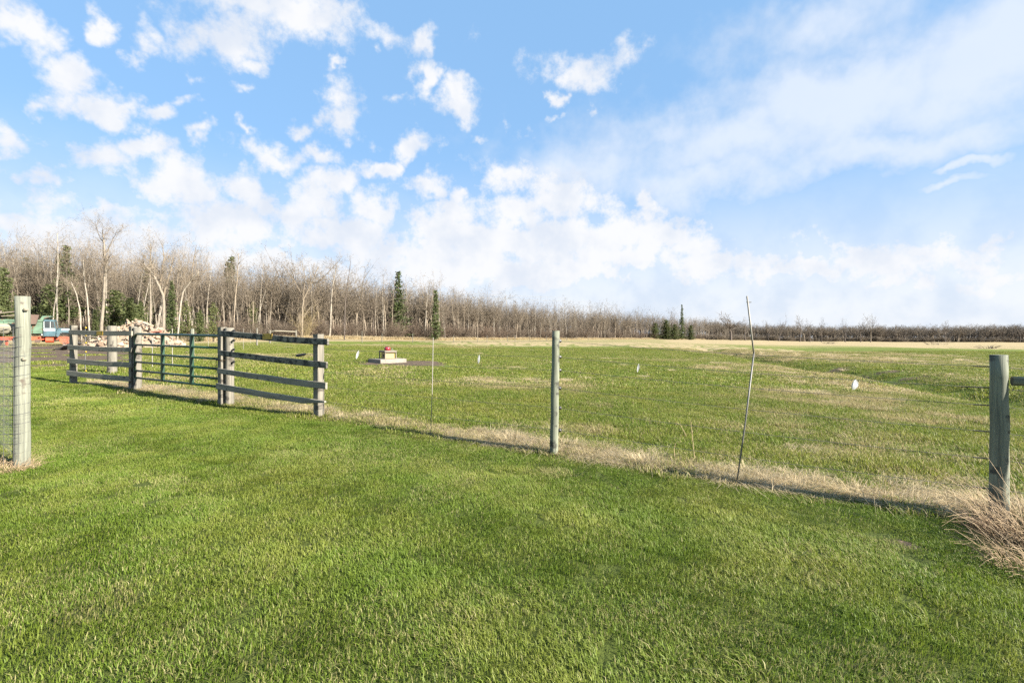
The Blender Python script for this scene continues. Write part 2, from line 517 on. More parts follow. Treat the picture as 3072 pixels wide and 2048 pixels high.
# piecewise fence line for the lawn edge
LXY = np.array([[-40, 16.6], [FP['g0'].x - 2.5, 16.4], [FP['g0'].x, FP['g0'].y]] + [[FP[k].x, FP[k].y] for k in ('g1', 'g2', 'g3', 'mid', 'bent', 'right')])
LXY = np.vstack([LXY, LXY[-1] + np.array([FD.x, FD.y]) * 6])
def fence_sd(x, y):
    """signed distance to the fence line, positive on the mown (camera) side"""
    x = np.asarray(x, float); y = np.asarray(y, float)
    best = np.full(x.shape, 1e9); sg = np.ones(x.shape)
    for a, b in zip(LXY[:-1], LXY[1:]):
        d = b - a; L2 = d @ d
        t = np.clip(((x - a[0]) * d[0] + (y - a[1]) * d[1]) / L2, 0, 1)
        dx, dy = x - a[0] - t * d[0], y - a[1] - t * d[1]
        dist = np.hypot(dx, dy)
        cr = d[0] * dy - d[1] * dx
        m = dist < best
        best = np.where(m, dist, best); sg = np.where(m, np.where(cr < 0, 1.0, -1.0), sg)
    return best * sg
# the wood's front edge in plan: (ratio x/y, depth y)
WT = np.array([-1.6, -1.06, -.75, -.44, -.16, .11, .375, .42])
WD = np.array([62., 66., 72., 86., 111., 162., 262., 300.])
def wood_depth(t):
    return np.interp(t, WT, WD)

# dry-grass patches: centre and half-size in pixels of the 2352-px copy -> world ellipses
def ell(lst):
    out = []
    for (cx, cy, rx, ry, w) in lst:
        p = ground(cx * K, cy * K)
        q = ground(cx * K, (cy + ry) * K)
        q2 = ground(cx * K, max(cy - ry, 779) * K)
        out.append((p.x, p.y, rx * K * p.y / FPX, max(.15, (abs(p.y - q.y) + min(abs(q2.y - p.y), 60)) / 2), w))
    return out
DRY = ell([(1180, 878, 150, 16, .75), (1330, 790, 420, 5, .8), (900, 793, 300, 5, .55), (1650, 800, 190, 13, 1), (2060, 793, 340, 8, .85), (1500, 826, 120, 7, .4),
           (1900, 912, 200, 26, .75), (2010, 930, 130, 18, 1.0), (2150, 965, 170, 16, .95), (1800, 850, 110, 9, .8), (1970, 882, 160, 14, 1.0), (1690, 846, 130, 6, .55),
           (1740, 985, 120, 18, .4), (1300, 985, 160, 14, .55), (1700, 1060, 60, 14, .4), (1900, 1040, 160, 22, .45), (2100, 1100, 120, 20, .45), (560, 820, 180, 9, .5), (430, 868, 120, 8, .5), (1750, 800, 60, 10, .7), (2250, 870, 90, 8, .5)])
LAWNDRY = ell([(1090, 1103, 26, 9, .75), (1265, 1086, 36, 8, .8), (2050, 1535, 120, 30, .6), (990, 1150, 60, 9, .35), (1420, 1260, 80, 16, .3), (2090, 1250, 40, 8, .6), (1600, 1150, 90, 10, .35), (1800, 1350, 260, 16, .3), (2000, 1250, 80, 10, .35), (150, 1400, 90, 16, .3)])
MUDS = ell([(925, 833, 125, 8, 1.0), (1930, 848, 80, 5, .9), (2020, 857, 90, 6, 1.0), (2110, 866, 80, 5, .9), (2080, 1252, 45, 6, .65)])
def ellv(lst, x, y):
    r = np.zeros(np.shape(x))
    for (cx, cy, rx, ry, w) in lst:
        d = np.hypot((x - cx) / rx, (y - cy) / ry)
        r = np.maximum(r, w * (1 - sst(.55, 1.15, d)))
    return r
def masks(x, y):
    x = np.asarray(x, float); y = np.asarray(y, float)
    sd = fence_sd(x, y)
    lawn = sst(-.08, .06, sd + (fbm(x * 4, y * 4, 5, 2) - .5) * .12)
    t = x / np.maximum(y, 2)
    n = fbm(x * .55, y * .35, 21, 4); n2 = fbm(x * 2.2, y * 1.6, 31, 3)
    dryp = ellv(DRY, x, y) * (.25 + 1.1 * sst(.30, .68, n2)) + .42 * sst(.56, .74, n) * sst(.35, .6, n2)
    edge = wood_depth(t) - y
    far = sst(40, 8, edge) * (t < .42)
    dryp = np.maximum(dryp, .75 * far)
    dryp = np.maximum(dryp, .92 * sst(75, 120, y) * sst(.22, .38, t))
    dryp = np.maximum(dryp, .55 * sst(60, 100, y))
    strip = np.exp(-((sd + .34) / .27) ** 2) * sst(-13.5, -11.5, x) * (.65 + .4 * sst(.36, .62, fbm(x * 1.1, y * 1.1, 15, 3)))
    dryp = np.maximum(dryp, strip)
    dryp = dryp * (1 - .8 * np.exp(-((x - np.interp(y, SWY, SWX)) / 1.6) ** 2) * sst(10, 16, y) * (1 - sst(40, 60, y)))
    dryl = ellv(LAWNDRY, x, y) * (.3 + 1.1 * sst(.35, .65, n2)) + .22 * sst(.5, .75, fbm(x * .9, y * .9, 77, 3))
    dry = np.clip(lawn * dryl + (1 - lawn) * dryp, 0, 1)
    mud = ellv(MUDS, x, y) * sst(.25, .5, fbm(x * 1.3, y * 1.3, 41, 3) + .12)
    yard = sst(-.74, -.84, t + (fbm(x * .2, y * .2, 51, 3) - .5) * .14) * sst(16.6, 20.5, y) * (1 - sst(50, 60, y))
    mud = np.maximum(mud, yard * (.62 + .5 * sst(.35, .6, fbm(x * .25, y * .6, 61, 4))))
    wl = sst(1.5, -2.0, edge + (fbm(x * .3, y * .3, 71, 3) - .5) * 2) * (t < .42)
    right = sst(.40, .46, t) * sst(318, 330, y)
    wl = np.maximum(wl, right)
    return dry, np.clip(mud, 0, 1), lawn, np.clip(wl, 0, 1)

# ------------------------------------------------------------------ ground sheet
def ground_mat():
    m, t, b = mat('meadow_ground')
    pos = t.new('ShaderNodeNewGeometry').outputs['Position']
    a = t.attr('gmask')
    sp = t.new('ShaderNodeSeparateColor'); t.l.new(a.outputs['Color'], sp.inputs[0])
    dry, mud, lawn = sp.outputs[0], sp.outputs[1], sp.outputs[2]
    wl = t.attr('litter').outputs['Fac']
    n1 = t.noise(pos, .8, 5, .6); n2 = t.noise(pos, 6, 4, .65); n3 = t.noise(pos, .12, 3, .5); nf = t.noise(pos, 30, 3, .7)
    green = t.mix(t.sstep(n1, .35, .68), ac((.13, .18, .022)), ac((.21, .25, .04)))
    green = t.mix(t.math('MULTIPLY', t.sstep(n2, .5, .75), .45), green, ac((.19, .19, .065)))
    green = t.mix(t.math('MULTIPLY', t.sstep(n3, .45, .65), .35), green, ac((.15, .17, .04)))
    straw = t.mix(t.sstep(n2, .3, .7), ac((.54, .43, .24)), ac((.40, .31, .16)))
    straw = t.mix(t.sstep(nf, .5, .8), straw, ac((.45, .36, .21)))
    thr = t.math('MULTIPLY_ADD', n2, .9, -.45)
    dm = t.sstep(t.math('ADD', dry, thr), .30, .72)
    c = t.mix(dm, green, straw)
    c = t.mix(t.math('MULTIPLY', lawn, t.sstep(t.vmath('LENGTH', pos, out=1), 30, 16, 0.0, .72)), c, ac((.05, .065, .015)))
    soil = t.mix(t.sstep(n2, .35, .65), ac((.105, .075, .052)), ac((.19, .14, .095)))
    c = t.mix(t.sstep(t.math('ADD', mud, thr), .35, .65), c, soil)
    litter = t.mix(t.sstep(n2, .35, .65), ac((.15, .105, .07)), ac((.24, .18, .12)))
    c = t.mix(wl, c, litter)
    t.put(b.inputs['Base Color'], c)
    b.inputs['Roughness'].default_value = .95
    b.inputs['Specular IOR Level'].default_value = .15
    bp = t.new('ShaderNodeBump'); bp.inputs['Strength'].default_value = .9; bp.inputs['Distance'].default_value = .06
    hh = t.math('ADD', t.math('MULTIPLY', n2, .7), t.math('MULTIPLY', nf, .35))
    t.l.new(hh, bp.inputs['Height']); t.l.new(bp.outputs[0], b.inputs['Normal'])
    return m
M['ground'] = ground_mat()
def build_ground():
    th = np.radians(np.concatenate([np.linspace(-64, 64, 371), np.linspace(64, 296, 36)[1:-1]]))
    r = np.concatenate([[.4], np.exp(np.linspace(math.log(.9), math.log(1600), 290))])
    T, Rr = np.meshgrid(th, r)
    X, Y = np.sin(T) * Rr, np.cos(T) * Rr
    Z = H(X, Y)
    v = np.stack([X, Y, Z], -1).reshape(-1, 3)
    nt, nr = len(th), len(r)
    i, j = np.meshgrid(np.arange(nr - 1), np.arange(nt), indexing='ij')
    k = (j + 1) % nt
    q = np.stack([i * nt + j, i * nt + k, (i + 1) * nt + k, (i + 1) * nt + j], -1).reshape(-1, 4)
    v = np.vstack([v, [[0, 0, h1(0, 0)]]])
    c = len(v) - 1
    tr = np.stack([np.full(nt, c), (np.arange(nt) + 1) % nt, np.arange(nt)], 1)
    q = q[:, ::-1]; tr = tr[:, ::1]
    me = fast_mesh('ground', v, q, tr, [M['ground']], smooth=True)
    d, mu, la, wl = masks(v[:, 0], v[:, 1])
    at = me.attributes.new('gmask', 'FLOAT_COLOR', 'POINT')
    at.data.foreach_set('color', np.stack([d, mu, la, np.ones_like(d)], 1).astype(np.float32).ravel())
    at = me.attributes.new('litter', 'FLOAT', 'POINT'); at.data.foreach_set('value', wl.astype(np.float32))
    o = link_mesh('ground', me)
    bm = bmesh.new(); bm.from_mesh(me); bmesh.ops.recalc_face_normals(bm, faces=bm.faces)
    if sum(f.normal.z for f in list(bm.faces)[:200]) < 0:
        bmesh.ops.reverse_faces(bm, faces=bm.faces)
    bm.to_mesh(me); bm.free()
    tag(o, 'rolling ground of mown lawn, pasture and muddy yard', 'ground', kind='structure')
    return o
build_ground()

# ------------------------------------------------------------------ scatter of uncountable plants
def scatter(name, protos, pts, rot, scl, idx, dry=None):
    col = bpy.data.collections.new(name + '_pieces')
    for i, me in enumerate(protos):
        o = bpy.data.objects.new('%s_piece_%02d' % (name, i), me)
        col.objects.link(o)
    pts = np.asarray(pts, np.float32)
    me = bpy.data.meshes.new(name)
    me.vertices.add(len(pts)); me.vertices.foreach_set('co', pts.ravel())
    def att(n, typ, key, arr):
        a = me.attributes.new(n, typ, 'POINT'); a.data.foreach_set(key, np.asarray(arr).ravel())
    att('rotv', 'FLOAT_VECTOR', 'vector', np.asarray(rot, np.float32))
    att('scl', 'FLOAT_VECTOR', 'vector', np.asarray(scl, np.float32))
    att('pick', 'INT', 'value', np.asarray(idx, np.int32))
    att('dry', 'FLOAT', 'value', np.asarray(np.zeros(len(pts)) if dry is None else dry, np.float32))
    o = link_mesh(name, me)
    g = bpy.data.node_groups.new(name, 'GeometryNodeTree')
    g.interface.new_socket('Geometry', in_out='INPUT', socket_type='NodeSocketGeometry')
    g.interface.new_socket('Geometry', in_out='OUTPUT', socket_type='NodeSocketGeometry')
    N = g.nodes
    gi, go = N.new('NodeGroupInput'), N.new('NodeGroupOutput')
    ci = N.new('GeometryNodeCollectionInfo'); ci.inputs[0].default_value = col
    ci.inputs['Separate Children'].default_value = True; ci.inputs['Reset Children'].default_value = True
    iop = N.new('GeometryNodeInstanceOnPoints'); iop.inputs['Pick Instance'].default_value = True
    def na(n, t):
        x = N.new('GeometryNodeInputNamedAttribute'); x.data_type = t; x.inputs[0].default_value = n
        return x.outputs[0]
    L = g.links
    L.new(gi.outputs[0], iop.inputs['Points']); L.new(ci.outputs[0], iop.inputs['Instance'])
    L.new(na('pick', 'INT'), iop.inputs['Instance Index'])
    e2r = N.new('FunctionNodeEulerToRotation'); L.new(na('rotv', 'FLOAT_VECTOR'), e2r.inputs[0]); L.new(e2r.outputs[0], iop.inputs['Rotation'])
    L.new(na('scl', 'FLOAT_VECTOR'), iop.inputs['Scale'])
    L.new(iop.outputs[0], go.inputs[0])
    md = o.modifiers.new('scatter', 'NODES'); md.node_group = g
    o['kind'] = 'stuff'
    return o

def grass_mat(name, greens, straws, base_dead=.06, macro=.35):
    m, t, b = mat(name)
    greens, straws = [ac(c, 1.1) for c in greens], [ac(c, 1.1) for c in straws]
    pos = t.new('ShaderNodeNewGeometry').outputs['Position']
    r = t.attr('rnd').outputs['Fac']
    dry = t.attr('dry', 'INSTANCER').outputs['Fac']
    n1 = t.noise(pos, .75, 5, .65); n2 = t.noise(pos, 2.6, 3, .6); n3 = t.noise(pos, 5, 3, .65)
    r2 = t.math('FRACT', t.math('MULTIPLY', r, 17.31))
    c = t.mix(r2, greens[0], greens[1])
    c = t.mix(t.sstep(n1, .40, .66), c, t.mix(r2, greens[2], greens[3]))
    c = t.mix(t.math('MULTIPLY', t.sstep(n2, .52, .72), macro), c, greens[4])
    s = t.mix(t.math('FRACT', t.math('MULTIPLY', r, 41.7)), straws[0], straws[1])
    thr = t.math('ADD', t.math('MULTIPLY_ADD', dry, 1.05, base_dead), t.math('MULTIPLY_ADD', n3, .6, -.30))
    dead = t.sstep(t.math('SUBTRACT', thr, r), -.03, .03)
    c = t.mix(dead, c, s)
    t.put(b.inputs['Base Color'], c)
    b.inputs['Roughness'].default_value = .55
    b.inputs['Specular IOR Level'].default_value = .3
    tr = t.new('ShaderNodeBsdfTranslucent'); t.put(tr.inputs[0], c)
    mx = t.new('ShaderNodeMixShader'); mx.inputs[0].default_value = .42
    t.l.new(b.outputs[0], mx.inputs[1]); t.l.new(tr.outputs[0], mx.inputs[2])
    t.l.new(mx.outputs[0], t.n['Material Output'].inputs[0])
    return m
M['lawn'] = grass_mat('lawn_blades', [(.125, .205, .017), (.212, .298, .036), (.235, .285, .032), (.335, .362, .078), (.160, .245, .034)], [(.46, .42, .18), (.33, .32, .11)], .07)
M['pasture'] = grass_mat('pasture_blades', [(.140, .205, .021), (.225, .288, .038), (.240, .268, .036), (.325, .338, .068), (.27, .275, .052)], [(.52, .44, .22), (.38, .32, .14)], .12)
M['straw'] = grass_mat('straw_blades', [(.82, .68, .42), (.68, .54, .31), (.76, .61, .37), (.88, .75, .50), (.72, .56, .34)], [(.60, .46, .25), (.90, .78, .53)], .2, .5)

def blade_patch(name, seed, n, size, hmin, hmax, wid, lean, m, droop=.4, circ=False, comb_dir=None):
    rg = np.random.default_rng(seed)
    if circ:
        rr = size * np.sqrt(rg.random(n)); a = rg.random(n) * 6.283
        bx, by = rr * np.cos(a), rr * np.sin(a)
    else:
        bx, by = (rg.random(n) - .5) * size, (rg.random(n) - .5) * size
    h = hmin + (hmax - hmin) * rg.random(n) ** 1.3
    a = rg.random(n) * 6.283
    if circ:
        a = np.arctan2(by, bx) + rg.normal(0, .6, n)
    if comb_dir is not None:
        a = comb_dir + rg.normal(0, .75, n)
    ln = np.abs(rg.normal(lean, lean * .5, n))
    dx, dy = np.cos(a), np.sin(a)
    w = wid * (.6 + .8 * rg.random(n))
    fa = a + math.pi / 2 + rg.normal(0, .55, n)
    wx, wy = np.cos(fa) * w / 2, np.sin(fa) * w / 2
    m1, m2 = .5, 1.0
    V = np.zeros((n, 5, 3))
    V[:, 0] = np.stack([bx - wx, by - wy, np.zeros(n) - .012], 1)
    V[:, 1] = np.stack([bx + wx, by + wy, np.zeros(n) - .012], 1)
    mx, my, mz = bx + dx * h * ln * .35, by + dy * h * ln * .35, h * .58
    V[:, 2] = np.stack([mx + wx * .8, my + wy * .8, mz], 1)
    V[:, 3] = np.stack([mx - wx * .8, my - wy * .8, mz], 1)
    dz = h * np.clip(1 - droop * ln * rg.random(n), .18, 1)
    V[:, 4] = np.stack([bx + dx * h * ln, by + dy * h * ln, dz], 1)
    o = np.arange(n)[:, None] * 5
    return fast_mesh(name, V.reshape(-1, 3), o + np.array([0, 1, 2, 3]), o + np.array([3, 2, 4]), [m], rnd=np.repeat(rg.random(n), 5))

def grid_pts(x0, x1, y0, y1, step, seed):
    rg = np.random.default_rng(seed)
    xs, ys = np.meshgrid(np.arange(x0, x1, step), np.arange(y0, y1, step))
    x = xs.ravel() + (rg.random(xs.size) - .5) * step * .7
    y = ys.ravel() + (rg.random(xs.size) - .5) * step * .7
    return x, y, rg
def slope_rot(x, y, rg):
    e = .25
    gx = (H(x + e, y) - H(x - e, y)) / (2 * e); gy = (H(x, y + e) - H(x, y - e)) / (2 * e)
    rz = rg.random(len(x)) * 6.283
    # tilt in world axes, then spin: build euler from matrix
    out = np.zeros((len(x), 3))
    nx, ny = -gx, -gy
    c, s = np.cos(-rz), np.sin(-rz)
    lx, ly = nx * c - ny * s, nx * s + ny * c
    out[:, 0] = -np.arctan(ly); out[:, 1] = np.arctan(lx); out[:, 2] = rz
    return out

def stripes(x, y, rg, n0, n1):
    """mowing direction alternates in swaths parallel to the fence: most patches lean with their swath, the rest any way"""
    rot = slope_rot(x, y, rg)
    sd = fence_sd(x, y) + (fbm(x * .5, y * .5, 17, 2) - .5) * .5
    w = np.sin(sd * math.pi / .95)
    comb_ = rg.random(len(x)) < .08 + .35 * np.abs(w)
    a = math.atan2(FD.y, FD.x) + np.where(w > 0, 0, math.pi) + rg.normal(0, .35, len(x))
    rot[comb_, 0] = 0; rot[comb_, 1] = 0; rot[comb_, 2] = a[comb_]
    return rot, np.where(comb_, rg.integers(n0, n1, len(x)), rg.integers(0, n0, len(x)))
def build_grass():
    tag_ = tag
    # mown lawn, near: fine blades
    pr = [blade_patch('lawn_patch', 10 + i, 860, .30, .013, .036, .0032, .8, M['lawn'], .5, comb_dir=0.0 if i > 2 else None) for i in range(6)]
    x, y, rg = grid_pts(-12.5, 8, .2, 8.2, .225, 1)
    sd = fence_sd(x, y)
    k = (sd > -.10) & (np.abs(x) < y * 1.13 + 3.2)
    x, y = x[k], y[k]
    d, mu, la, wl = masks(x, y)
    k = rg.random(len(x)) > mu * .9
    x, y, d = x[k], y[k], d[k]
    s = .85 + .4 * rg.random(len(x)); sz = (.75 + .7 * fbm(x * .8, y * .8, 5, 3)) * (.85 + .3 * rg.random(len(x)))
    rot, idx = stripes(x, y, rg, 3, 6)
    o = scatter('lawn_grass', pr, np.stack([x, y, H(x, y)], 1), rot, np.stack([s, s, sz], 1), idx, d)
    tag_(o, 'short mown green grass of the front lawn', 'grass')
    # mown lawn, farther
    pr = [blade_patch('lawn_far_patch', 30 + i, 900, .62, .016, .042, .007, .85, M['lawn'], .5, comb_dir=0.0 if i > 1 else None) for i in range(4)]
    x, y, rg = grid_pts(-24, 4, 7.9, 17.5, .46, 2)
    sd = fence_sd(x, y)
    k = (sd > -.12) & (np.abs(x) < y * 1.13 + 4)
    x, y = x[k], y[k]
    d, mu, la, wl = masks(x, y)
    s = .85 + .4 * rg.random(len(x)); sz = (.7 + .6 * fbm(x * .8, y * .8, 5, 3))
    rot, idx = stripes(x, y, rg, 2, 4)
    o = scatter('lawn_grass', pr, np.stack([x, y, H(x, y)], 1), rot, np.stack([s, s, sz], 1), idx, d)
    tag_(o, 'mown green grass of the lawn beside the gate', 'grass')
    # thicker tufts and weeds that break up the turf
    pr = [blade_patch('tuft_patch', 40 + i, 90, .075, .03, .075, .0045, .9, M['lawn'], .7, True) for i in range(3)]
    x, y, rg = grid_pts(-9, 6, 1.2, 11, .42, 8)
    k = (fence_sd(x, y) > .1) & (rg.random(len(x)) < .35 * sst(.42, .62, fbm(x * .7, y * .7, 99, 3)))
    x, y = x[k], y[k]
    s = .5 + .5 * rg.random(len(x))
    rot = np.zeros((len(x), 3)); rot[:, 2] = rg.random(len(x)) * 6.283
    o = scatter('lawn_grass', pr, np.stack([x, y, H(x, y)], 1), rot, np.stack([s * 1.5, s * 1.5, s * .85], 1), rg.integers(0, 3, len(x)), .25 * rg.random(len(x)))
    tag_(o, 'thicker tufts scattered through the mown lawn', 'grass')
    # pasture near
    pr = [blade_patch('pasture_patch', 50 + i, 680, .44, .022, .075, .006, .8, M['pasture'], .6) for i in range(5)]
    x, y, rg = grid_pts(-8, 17, 3.0, 14, .34, 3)
    sd = fence_sd(x, y)
    k = (sd < .05) & (np.abs(x) < y * 1.13 + 1)
    x, y = x[k], y[k]
    d, mu, la, wl = masks(x, y)
    k = rg.random(len(x)) > mu * .95
    x, y, d = x[k], y[k], d[k]
    s = .85 + .5 * rg.random(len(x)); sz = (.45 + 1.1 * fbm(x * .9, y * .9, 6, 3)) * (.7 + .6 * rg.random(len(x)))
    o = scatter('pasture_grass', pr, np.stack([x, y, H(x, y)], 1), slope_rot(x, y, rg), np.stack([s, s, sz], 1), rg.integers(0, 5, len(x)), d)
    tag_(o, 'rough cropped grass of the pasture just behind the wire fence', 'grass')
    # pasture far
    pr = [blade_patch('pasture_far_patch', 70 + i, 620, 1.25, .03, .09, .017, .8, M['pasture'], .6) for i in range(4)]
    x, y, rg = grid_pts(-58, 62, 9, 56, .95, 4)
    sd = fence_sd(x, y)
    k = (sd < -.3) & (np.abs(x) < y * 1.12 + 2) & ((y > 13.6) | (x < -7.5) | (x > 16.5)) & (y < wood_depth(x / y) - 1)
    x, y = x[k], y[k]
    d, mu, la, wl = masks(x, y)
    k = rg.random(len(x)) > mu * 1.15
    x, y, d = x[k], y[k], d[k]
    s = .85 + .5 * rg.random(len(x)); sz = (.4 + 1.0 * fbm(x * .5, y * .5, 6, 3)) * (.7 + .6 * rg.random(len(x)))
    o = scatter('pasture_grass', pr, np.stack([x, y, H(x, y)], 1), slope_rot(x, y, rg), np.stack([s, s, sz], 1), rg.integers(0, 4, len(x)), d)
    tag_(o, 'cropped grass of the pasture stretching away to the woods', 'grass')
    # dry straw along the fence
    pr = [blade_patch('straw_patch', 90 + i, 150, .16, .08, .25, .0042, 1.1, M['straw'], .95, True) for i in range(4)]
    pr += [blade_patch('straw_flat_patch', 96 + i, 190, .2, .07, .17, .004, 1.6, M['straw'], 1.1, True, comb_dir=.3) for i in range(3)]
    rg = np.random.default_rng(5)
    X, Y = [], []
    seg = [FP[k] for k in ('g0', 'g1', 'g2', 'g3', 'rod', 'mid', 'bent', 'right')]
    endp = seg[-1] + FD * 2.5
    seg = seg + [endp]
    for a, b in zip(seg[:-1], seg[1:]):
        L = (b - a).length
        n = int(L * 52)
        tt = rg.random(n)
        off = np.abs(rg.normal(.24, .19, n)) + .09
        X.append(a.x + (b.x - a.x) * tt - FN.x * off); Y.append(a.y + (b.y - a.y) * tt - FN.y * off)
    x, y = np.concatenate(X), np.concatenate(Y)
    den = fbm(x * 1.1, y * 1.1, 15, 3)
    k = (rg.random(len(x)) < .40 + 1.3 * sst(.36, .62, den)) & (fence_sd(x, y) < -.03)
    x, y, den = x[k], y[k], den[k]
    s = (.6 + .75 * den) * (.7 + .5 * rg.random(len(x))); sz = s * np.where(rg.random(len(x)) < .9, .30, .75)
    rot = np.zeros((len(x), 3)); rot[:, 2] = rg.random(len(x)) * 6.283
    flat = rg.random(len(x)) < .72
    rot[flat, 2] = rg.normal(math.atan2(FD.y, FD.x), .5, flat.sum())
    o = scatter('straw_grass', pr, np.stack([x, y, H(x, y)], 1), rot, np.stack([s, s, sz], 1), np.where(flat, rg.integers(4, 7, len(x)), rg.integers(0, 4, len(x))))
    tag_(o, 'dead blond grass lying along the foot of the fence', 'dry grass')
    # straw clumps out in the pasture
    x, y, rg = grid_pts(-20, 46, 4, 46, .42, 6)
    sd = fence_sd(x, y)
    d, mu, la, wl = masks(x, y)
    n2 = fbm(x * 1.7, y * 1.7, 88, 3)
    k = (sd < -.35) & (np.abs(x) < y * 1.12 + 1) & (rg.random(len(x)) < np.clip(d - .25, 0, 1) * 1.0 * sst(.42, .62, n2) + .006)
    x, y = x[k], y[k]
    s = (.45 + .7 * rg.random(len(x))) * (1 + y / 60); sz = s * (.28 + .35 * rg.random(len(x)))
    rot = np.zeros((len(x), 3)); rot[:, 2] = rg.random(len(x)) * 6.283
    o = scatter('straw_grass', pr, np.stack([x, y, H(x, y)], 1), rot, np.stack([s, s, sz], 1), rg.integers(0, 7, len(x)))
    tag_(o, 'scattered clumps of dead blond grass in the pasture', 'dry grass')
    # tall pale grass along the wood edge
    pr2 = [blade_patch('edge_straw_patch', 110 + i, 160, .7, .35, 1.0, .03, .5, M['straw'], .6, True) for i in range(3)]
    rg = np.random.default_rng(7)
    t = rg.uniform(-1.12, .40, 1500)
    dd = wood_depth(t) - 1.0 + rg.normal(0, 1.3, len(t))
    x, y = t * dd, dd
    s = .6 + .6 * rg.random(len(t))
    rot = np.zeros((len(x), 3)); rot[:, 2] = rg.random(len(x)) * 6.283
    o = scatter('straw_grass', pr2, np.stack([x, y, H(x, y)], 1), rot, np.stack([s * 1.4, s * 1.4, s * .8], 1), rg.integers(0, 3, len(x)))
    tag_(o, 'tall pale dead grass along the foot of the woods', 'dry grass')
build_grass()
# ------------------------------------------------------------------ fence furniture helpers
def on_line(u, a, b, off=0.0):
    """where the photo column u meets the vertical plane through a and b (shifted by off towards the lawn) -> plan point"""
    t = (u - UC) / FPX
    a = Vector((a.x, a.y)) + Vector((FN.x, FN.y)) * off
    b = Vector((b.x, b.y)) + Vector((FN.x, FN.y)) * off
    d = b - a
    s = (t * a.y - a.x) / (d.x - t * d.y)
    return a + d * s
def lp(u, v, a, b, off=0.0):
    q = on_line(u, a, b, off)
    return Vector((q.x, q.y, zpx(v, q.y)))
def square_post(base, top_z, w, parent, m, name='post', dirv=FD, sink=.12, seed=0):
    mb = MB()
    rg = random.Random(seed)
    lean = Vector((rg.uniform(-.01, .01), rg.uniform(-.01, .01), 0))
    mb.beam(Vector((base.x, base.y, base.z - sink)), Vector((base.x, base.y, top_z)) + lean, w, w, up=dirv, bev=.008)
    return mb.obj(name, m, parent)
def round_post(base, top_z, r, parent, m, name='post', r_top=None, lean=(0, 0), seed=0, sink=.15):
    mb = MB(); rg = random.Random(seed)
    n = 9
    pts, rad = [], []
    for i in range(n):
        k = i / (n - 1)
        z = base.z - sink + (top_z - base.z + sink) * k
        pts.append((base.x + lean[0] * k + rg.uniform(-.003, .003), base.y + lean[1] * k + rg.uniform(-.003, .003), z))
        rad.append((r + ((r_top or r) - r) * k) * rg.uniform(.975, 1.03))
    mb.tube(pts, rad, 18)
    o = mb.obj(name, m, parent)
    return o
def smooth_sides(o):
    for p in o.data.polygons:
        p.use_smooth = len(p.vertices) == 4
    return o
def blob(mb, c, r, sc=(1, 1, 1), mat=0):
    bm = bmesh.new(); bmesh.ops.create_icosphere(bm, subdivisions=1, radius=r)
    v = [(c[0] + p.co.x * sc[0], c[1] + p.co.y * sc[1], c[2] + p.co.z * sc[2]) for p in bm.verts]
    f = [tuple(x.index for x in q.verts) for q in bm.faces]
    bm.free(); mb.add(v, f, mat)
def insulator(p, parent, m, d=None, L=.07):
    """ring insulator: a screw shank and a bulb standing off a post"""
    d = Vector(d if d is not None else -FN)
    mb = MB()
    mb.tube([p - d * .02, p + d * L], .006, 6)
    mb.tube([p + d * (L - .02), p + d * (L - .01), p + d * (L + .015), p + d * (L + .03)], [.010, .022, .022, .010], 8)
    return mb.obj('insulator', m, parent)

Z3 = lambda X, Y: (600 + X * .21683, 940 + Y * .21683)
Z2 = lambda X, Y: (180 + X * .35714, 940 + Y * .35714)

# ------------------------------------------------------------------ board panel right of the gate
def board_panel(pa, pb, topa, topb, w, boards, label, zf, mats, seed, notch=False):
    root = empty('board_fence_panel', (pa.x, pa.y, pa.z), label, 'fence', 'weathered board panels beside the gate')
    square_post(pa, zpx(topa, pa.y), w, root, M['post_grey'], seed=seed)
    square_post(pb, zpx(topb, pb.y), w, root, M['post_grey'], seed=seed + 1)
    off = w / 2 + .02
    for i, (xl, tl, bl, xr, tr, br) in enumerate(boards):
        (ul, vtl), (_, vbl) = zf(xl, tl), zf(xl, bl)
        (ur, vtr), (_, vbr) = zf(xr, tr), zf(xr, br)
        a = lp(ul, (vtl + vbl) / 2, pa, pb, off); b = lp(ur, (vtr + vbr) / 2, pa, pb, off)
        ha, hb = (vbl - vtl) / FPX * a.y, (vbr - vtr) / FPX * b.y
        mb = MB()
        n = 7
        # a long weathered plank with a slight bow, chamfered, in short lengths
        rg = random.Random(seed * 10 + i)
        pts = [a.lerp(b, k / (n - 1)) + Vector((0, 0, -.012 * math.sin(math.pi * k / (n - 1)) * rg.uniform(.3, 1.4))) + FN * rg.uniform(-.002, .002) for k in range(n)]
        V, G, F = [], [], []
        for k, p in enumerate(pts):
            hh = ha + (hb - ha) * k / (n - 1)
            bw, hv, c = .038, hh, .005
            low = -hv / 2
            for (x, y) in [(-bw/2+c, low), (bw/2-c, low), (bw/2, low+c), (bw/2, hv/2-c), (bw/2-c, hv/2), (-bw/2+c, hv/2), (-bw/2, hv/2-c), (-bw/2, low+c)]:
                if notch and i == 3 and k == n - 1 and y < 0:
                    y = hv * .18
                V.append(p + FN * x + Vector((0, 0, y))); G.append(((p - pts[0]).length + i * 3.1 + seed, x, y))
        for k in range(n - 1):
            for j in range(8):
                F.append((k * 8 + j, k * 8 + (j + 1) % 8, (k + 1) * 8 + (j + 1) % 8, (k + 1) * 8 + j))
        F.append(tuple(range(7, -1, -1))); F.append(tuple((n - 1) * 8 + j for j in range(8)))
        mb.add(V, F, 0, G)
        o = mb.obj('board', mats[i], root)
    return root
BR = [(280, 235, 315, 1772, 350, 438), (262, 508, 580, 1755, 670, 758), (248, 758, 825, 1748, 955, 1048), (235, 963, 1043, 1732, 1208, 1286)]
